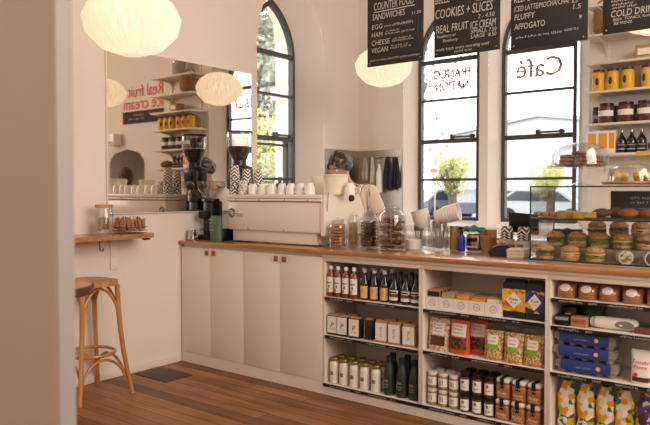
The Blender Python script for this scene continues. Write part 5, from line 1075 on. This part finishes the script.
# higher wall shelves, seen in the mirror
b = MB().lathe([(0, 0), (.09, 0), (.125, .04), (.13, .13), (.12, .18), (.05, .2), (0, .2)], 24).build('round_basket', M['wicker'], loc=(2.62, 2.305, 2.622)); tag(b, 'round wicker basket on an upper wall shelf, seen in the mirror', 'basket'); MB().tube([(.12*math.cos(a*PI/8), 0, .19+.12*math.sin(a*PI/8)) for a in range(9)], .008).build('handle', M['wicker'], b)
small_ = empty('grey_tin', (2.86, 2.33, 2.862)); tag(small_, 'grey tin on the top wall shelf, seen in the mirror', 'tin'); MB().lathe([(0, 0), (.09, 0), (.09, .16), (0, .16)], 24).build('tin', M['greycloth'], small_); MB().lathe([(0, .161), (.093, .161), (.093, .185), (0, .188)], 24).build('lid', M['steel'], small_)
small_ = empty('storage_box', (2.9, 2.33, 2.392)); tag(small_, 'small tan box on the fourth wall shelf, seen in the mirror', 'box'); MB().box((0, 0, .055), (.14, .14, .108), .004).build('carton', M['kraft'], small_); MB().bb(-.05, .05, -.072, -.0705, .03, .08).build('label', M['paper'], small_)
# ------------------------------------------------------------------ wall bar goods
bar = (.13, -.60)
r = empty('sugar_jar', (.16, -.80, 1.0405)); tag(r, 'glass jar of brown sugar sachets with a wooden lid on the wall bar', 'jar')
MB().open_lathe([(0, .001), (.06, .001), (.065, .01), (.065, .15), (.055, .175), (.055, .185), (.052, .185), (.052, .173), (.061, .148), (.061, .012), (0, .007)], 28).build('glass_body', M['glass'], r); MB().lathe([(0, .186), (.06, .186), (.06, .207), (0, .208)], 24).build('lid', M['tabletop'], r)
def sachets(n, cx, cy, z0, sx, sy, sz, m, label, group, seed, upright):
    rr = random.Random(seed); b = MB().box((0, 0, 0), (.024, .006, .08), .002).build('sugar_sachet', m); tag(b, label, 'sachet', group)
    for k in range(n):
        o = b if k == 0 else dup(b, (0, 0, 0)); i = k % 6; j = k//6
        o.location = (cx+sx*((j+.5)/max(1, math.ceil(n/6))-.5), cy+sy*((i+.5)/6-.5), z0+.05+rr.uniform(0, sz)); o.rotation_euler = (rr.uniform(-.35, .35), rr.uniform(-.25, .25), rr.uniform(-1.2, 1.2)) if upright else (rr.uniform(-.2, .2), rr.uniform(-.2, .2), rr.uniform(0, 3))
sachets(14, .16, -.80, 1.05, .06, .07, .03, M['kraft'], 'brown sugar sachet inside the glass jar on the wall bar', 'sachets in the glass jar', 3, True)
r = empty('sachet_tray', (.16, -.59, 1.0405)); tag(r, 'low wire tray of paper sachets at the end of the wall bar', 'tray')
q = MB(); q.bb(-.06, .06, -.1, .1, 0, .004, .001)
for z in (.02, .045): q.tube([(-.062, -.102, z), (.062, -.102, z), (.062, .102, z), (-.062, .102, z)], .0025, 6, closed=True)
q.build('wire_tray', M['darkwood'], r)
sachets(42, .16, -.59, 1.043, .11, .20, .03, M['kraft'], 'paper sachet standing in the wire tray on the wall bar', 'sachets in the wire tray', 5, True)
# ------------------------------------------------------------------ people
def figure(name, label, loc, rz, J, hair_m, shirt_m, hairstyle, s=1.0):
    root = empty(name, loc, rz); tag(root, label, 'person', 'cafe staff')
    def skin(nm, verts, edges, m, lvl=2, extra=None):
        bm = bmesh.new(); ly = bm.verts.layers.skin.verify(); bv = []
        for i, (co, rx, ry) in enumerate(verts):
            v = bm.verts.new(co); v[ly].radius = (rx, ry); v[ly].use_root = (i == 0); bv.append(v)
        for a, b in edges: bm.edges.new((bv[a], bv[b]))
        me = bpy.data.meshes.new(nm); bm.to_mesh(me); bm.free(); o = bpy.data.objects.new(nm, me); COL.objects.link(o)
        o.modifiers.new('k', 'SKIN').use_smooth_shade = True; sb = o.modifiers.new('s', 'SUBSURF'); sb.levels = sb.render_levels = lvl
        dg = bpy.context.evaluated_depsgraph_get(); m2 = bpy.data.meshes.new_from_object(o.evaluated_get(dg)); bpy.data.objects.remove(o)
        mb = MB(); mb.add([tuple(v.co) for v in m2.vertices], [tuple(p.vertices) for p in m2.polygons])
        if extra: extra(mb)
        return mb.build(nm, m, root, smooth=80)
    V = []; E = []
    def vadd(co, rx, ry=None, par=None):
        V.append((co, rx, ry or rx)); 
        if par is not None: E.append((par, len(V)-1))
        return len(V)-1
    pel = vadd((0, 0, .92), .14, .11); be = vadd(J['belly'], .13, .10, pel); ch = vadd(J['chest'], .145, .105, be); nb = vadd(J['neck0'], .075, .07, ch); ne = vadd(J['neck1'], .052, .055, nb); hd0 = vadd(J['head0'], .06, .066, ne)
    hands = []
    for sgn in (-1, 1):
        h = vadd((sgn*.09, 0, .88), .088, .095, pel); k = vadd((sgn*.1, -.02, .49), .055, .06, h); a = vadd((sgn*.1, .02, .09), .036, .042, k); t = vadd((sgn*.11, -.12, .03), .035, .028, a)
        sh, el, wr = J['arm'][sgn]; s_ = vadd(sh, .062, .06, ch); e_ = vadd(el, .043, .043, s_); w_ = vadd(wr, .028, .026, e_)
        d = Vector(J['hand'][sgn]).normalized(); pm = vadd(tuple(Vector(wr)+d*.055), .034, .018, w_); side = d.cross(Vector((0, 0, 1))).normalized()
        for f, (off, ln) in enumerate(((-.028, .068), (-.010, .08), (.009, .075), (.026, .058))):
            b0 = Vector(wr)+d*.09+side*off; f1 = vadd(tuple(b0), .0095, None, pm); f2 = vadd(tuple(b0+d*ln*.5+Vector((0, 0, -.008))), .0085, None, f1); vadd(tuple(b0+d*ln*.85+Vector((0, 0, -.03))), .007, None, f2)
        th = Vector(wr)+d*.03-side*.032*sgn; t1 = vadd(tuple(th), .011, None, pm); vadd(tuple(th+d*.04-side*.02*sgn+Vector((0, 0, -.012))), .0085, None, t1)
    HC = Vector(J['head']); tilt = J['tilt']; HM = Matrix.Translation(HC) @ Matrix.Rotation(tilt[2], 4, 'Z') @ Matrix.Rotation(tilt[0], 4, 'X') @ Matrix.Rotation(tilt[1], 4, 'Y')
    def head(mb):
        vs = []; fs = []; u, v = 28, 20
        for j in range(v+1):
            t = PI*j/v
            for i in range(u):
                a = 2*PI*i/u; x = .076*math.sin(t)*math.cos(a); y = .096*math.sin(t)*math.sin(a); z = -.118*math.cos(t)
                if z < 0: k = 1-.28*(-z/.118)**1.5; x *= k; y = y*k-(.012*(-z/.118) if y < 0 else -.0)
                if y < 0:
                    g = lambda x0, z0, w, h: math.exp(-((x-x0)/w)**2-((z-z0)/h)**2)
                    y -= .024*g(0, -.028, .012, .02)+.006*g(0, -.068, .022, .008)+.006*g(.03, .022, .025, .01)+.006*g(-.03, .022, .025, .01)+.008*g(0, -.1, .02, .014)
                    y += .012*g(.031, -.002, .015, .011)+.012*g(-.031, -.002, .015, .011)
                vs.append((x, y, z))
        for j in range(v):
            for i in range(u): fs.append((j*u+i, j*u+(i+1) % u, (j+1)*u+(i+1) % u, (j+1)*u+i))
        mb.add(vs, fs, HM)
        for sg in (-1, 1): mb.sphere((sg*.077, .008, -.015), (.012, .022, .033), 12, 8, M=HM)
    skin('body', V, E, M['skin'], 2, head)
    for sg in (-1, 1):
        e = MB().sphere((sg*.031, -.079, -.002), .0115, 14, 10, M=HM).build('eye', M['eyewhite'], root); MB().sphere((sg*.031, -.0885, -.003), (.0055, .0025, .0055), 10, 6, M=HM).build('iris', M['iris'], e)
        MB().tube([tuple(HM @ Vector((sg*x, y, z))) for x, y, z in ((.015, -.096, .018), (.032, -.092, .025), (.05, -.078, .02))], .0035, 6).build('eyebrow', hair_m, root)
    MB().tube([tuple(HM @ Vector((x, y, z))) for x, y, z in ((-.02, -.085, -.068), (0, -.094, -.066), (.02, -.085, -.068))], .004, 6).build('lips', M['ham'], root)
    hm = MB(); vs = []; fs = []; u, v = 40, 16
    for j in range(v+1):
        for i in range(u):
            a = 2*PI*i/u; fr_ = max(0, -math.sin(a)); tmax = PI*(.60-.26*fr_**1.5) if hairstyle == 'tied' else PI*(.74-.42*fr_**1.2)
            t = tmax*j/v; k = 1.06+.035*math.sin(a*9+t*6)+(.1 if hairstyle != 'tied' else .0)*(1-fr_)
            vs.append((.09*k*math.sin(t)*math.cos(a), .111*k*math.sin(t)*math.sin(a)+.006, .130*(1.03+.012*math.sin(a*7))*math.cos(t)))
    for j in range(v):
        for i in range(u): fs.append((j*u+i, j*u+(i+1) % u, (j+1)*u+(i+1) % u, (j+1)*u+i))
    hm.add(vs, fs, HM)
    if hairstyle == 'tied': hm.sphere((.0, .115, -.01), (.045, .04, .05), 16, 10, M=HM)
    else: hm.sphere((0, .06, -.07), (.09, .07, .11), 16, 10, M=HM)
    hm.build('hair', hair_m, root, smooth=60)
    SV = []; SE = []
    def sadd(co, rx, ry, par=None):
        SV.append((co, rx, ry)); 
        if par is not None: SE.append((par, len(SV)-1))
        return len(SV)-1
    a = sadd((0, 0, .9), .155, .125); b1 = sadd(J['belly'], .148, .118, a); c1 = sadd(J['chest'], .162, .122, b1); sadd(tuple(Vector(J['neck0'])*.55+Vector(J['chest'])*.45), .095, .088, c1)
    for sgn in (-1, 1): sh, el, wr = J['arm'][sgn]; q1 = sadd(sh, .088, .084, c1); sadd(tuple(Vector(sh).lerp(Vector(el), .78)), .068, .066, q1)
    skin('shirt', SV, SE, shirt_m, 2)
    TV = [((0, 0, .95), .152, .122)]; TE = []
    for sgn in (-1, 1): TV += [((sgn*.09, 0, .86), .1, .107), ((sgn*.1, -.02, .49), .068, .072), ((sgn*.1, .02, .1), .056, .06)]; n0 = len(TV)-3; TE += [(0, n0), (n0, n0+1), (n0+1, n0+2)]
    skin('trousers', TV, TE, M['trousers'], 2)
    for sgn in (-1, 1): MB().sphere((sgn*.108, -.06, .04), (.048, .125, .042), 16, 10).build('shoe', M['black'], root)
    return root
JB = dict(belly=(0, -.02, 1.07), chest=(-.01, -.10, 1.22), neck0=(-.035, -.17, 1.40), neck1=(-.05, -.20, 1.46), head0=(-.045, -.22, 1.53), head=(-.052, -.25, 1.565), tilt=(.5, .0, -.1),
          arm={-1: ((-.18, -.12, 1.33), (-.25, -.2, 1.08), (-.14, -.40, 1.05)), 1: ((.165, -.10, 1.345), (.265, -.08, 1.09), (.17, -.34, 1.03))}, hand={-1: (.3, -1, -.1), 1: (-.3, -1, -.1)})
figure('person', 'barista in a pale t-shirt with streaked dark hair, bent behind the coffee machine', (.905, 1.23, -.017), 0, JB, M['hair'], M['tee'], 'tied')
JC = dict(belly=(0, 0, 1.07), chest=(0, .01, 1.24), neck0=(0, .01, 1.40), neck1=(0, .0, 1.45), head0=(0, -.01, 1.51), head=(0, -.015, 1.56), tilt=(.1, 0, 0),
          arm={-1: ((-.17, .01, 1.35), (-.23, .02, 1.09), (-.2, -.16, .95)), 1: ((.17, .01, 1.35), (.23, .02, 1.09), (.2, -.16, .95))}, hand={-1: (0, -1, -.3), 1: (0, -1, -.3)})
figure('person', 'staff member with loose brown hair behind the cake cabinet, seen only in the mirror', (3.62, 2.03, -.017), PI*.75, JC, M['brownhair'], M['navy'], 'loose')
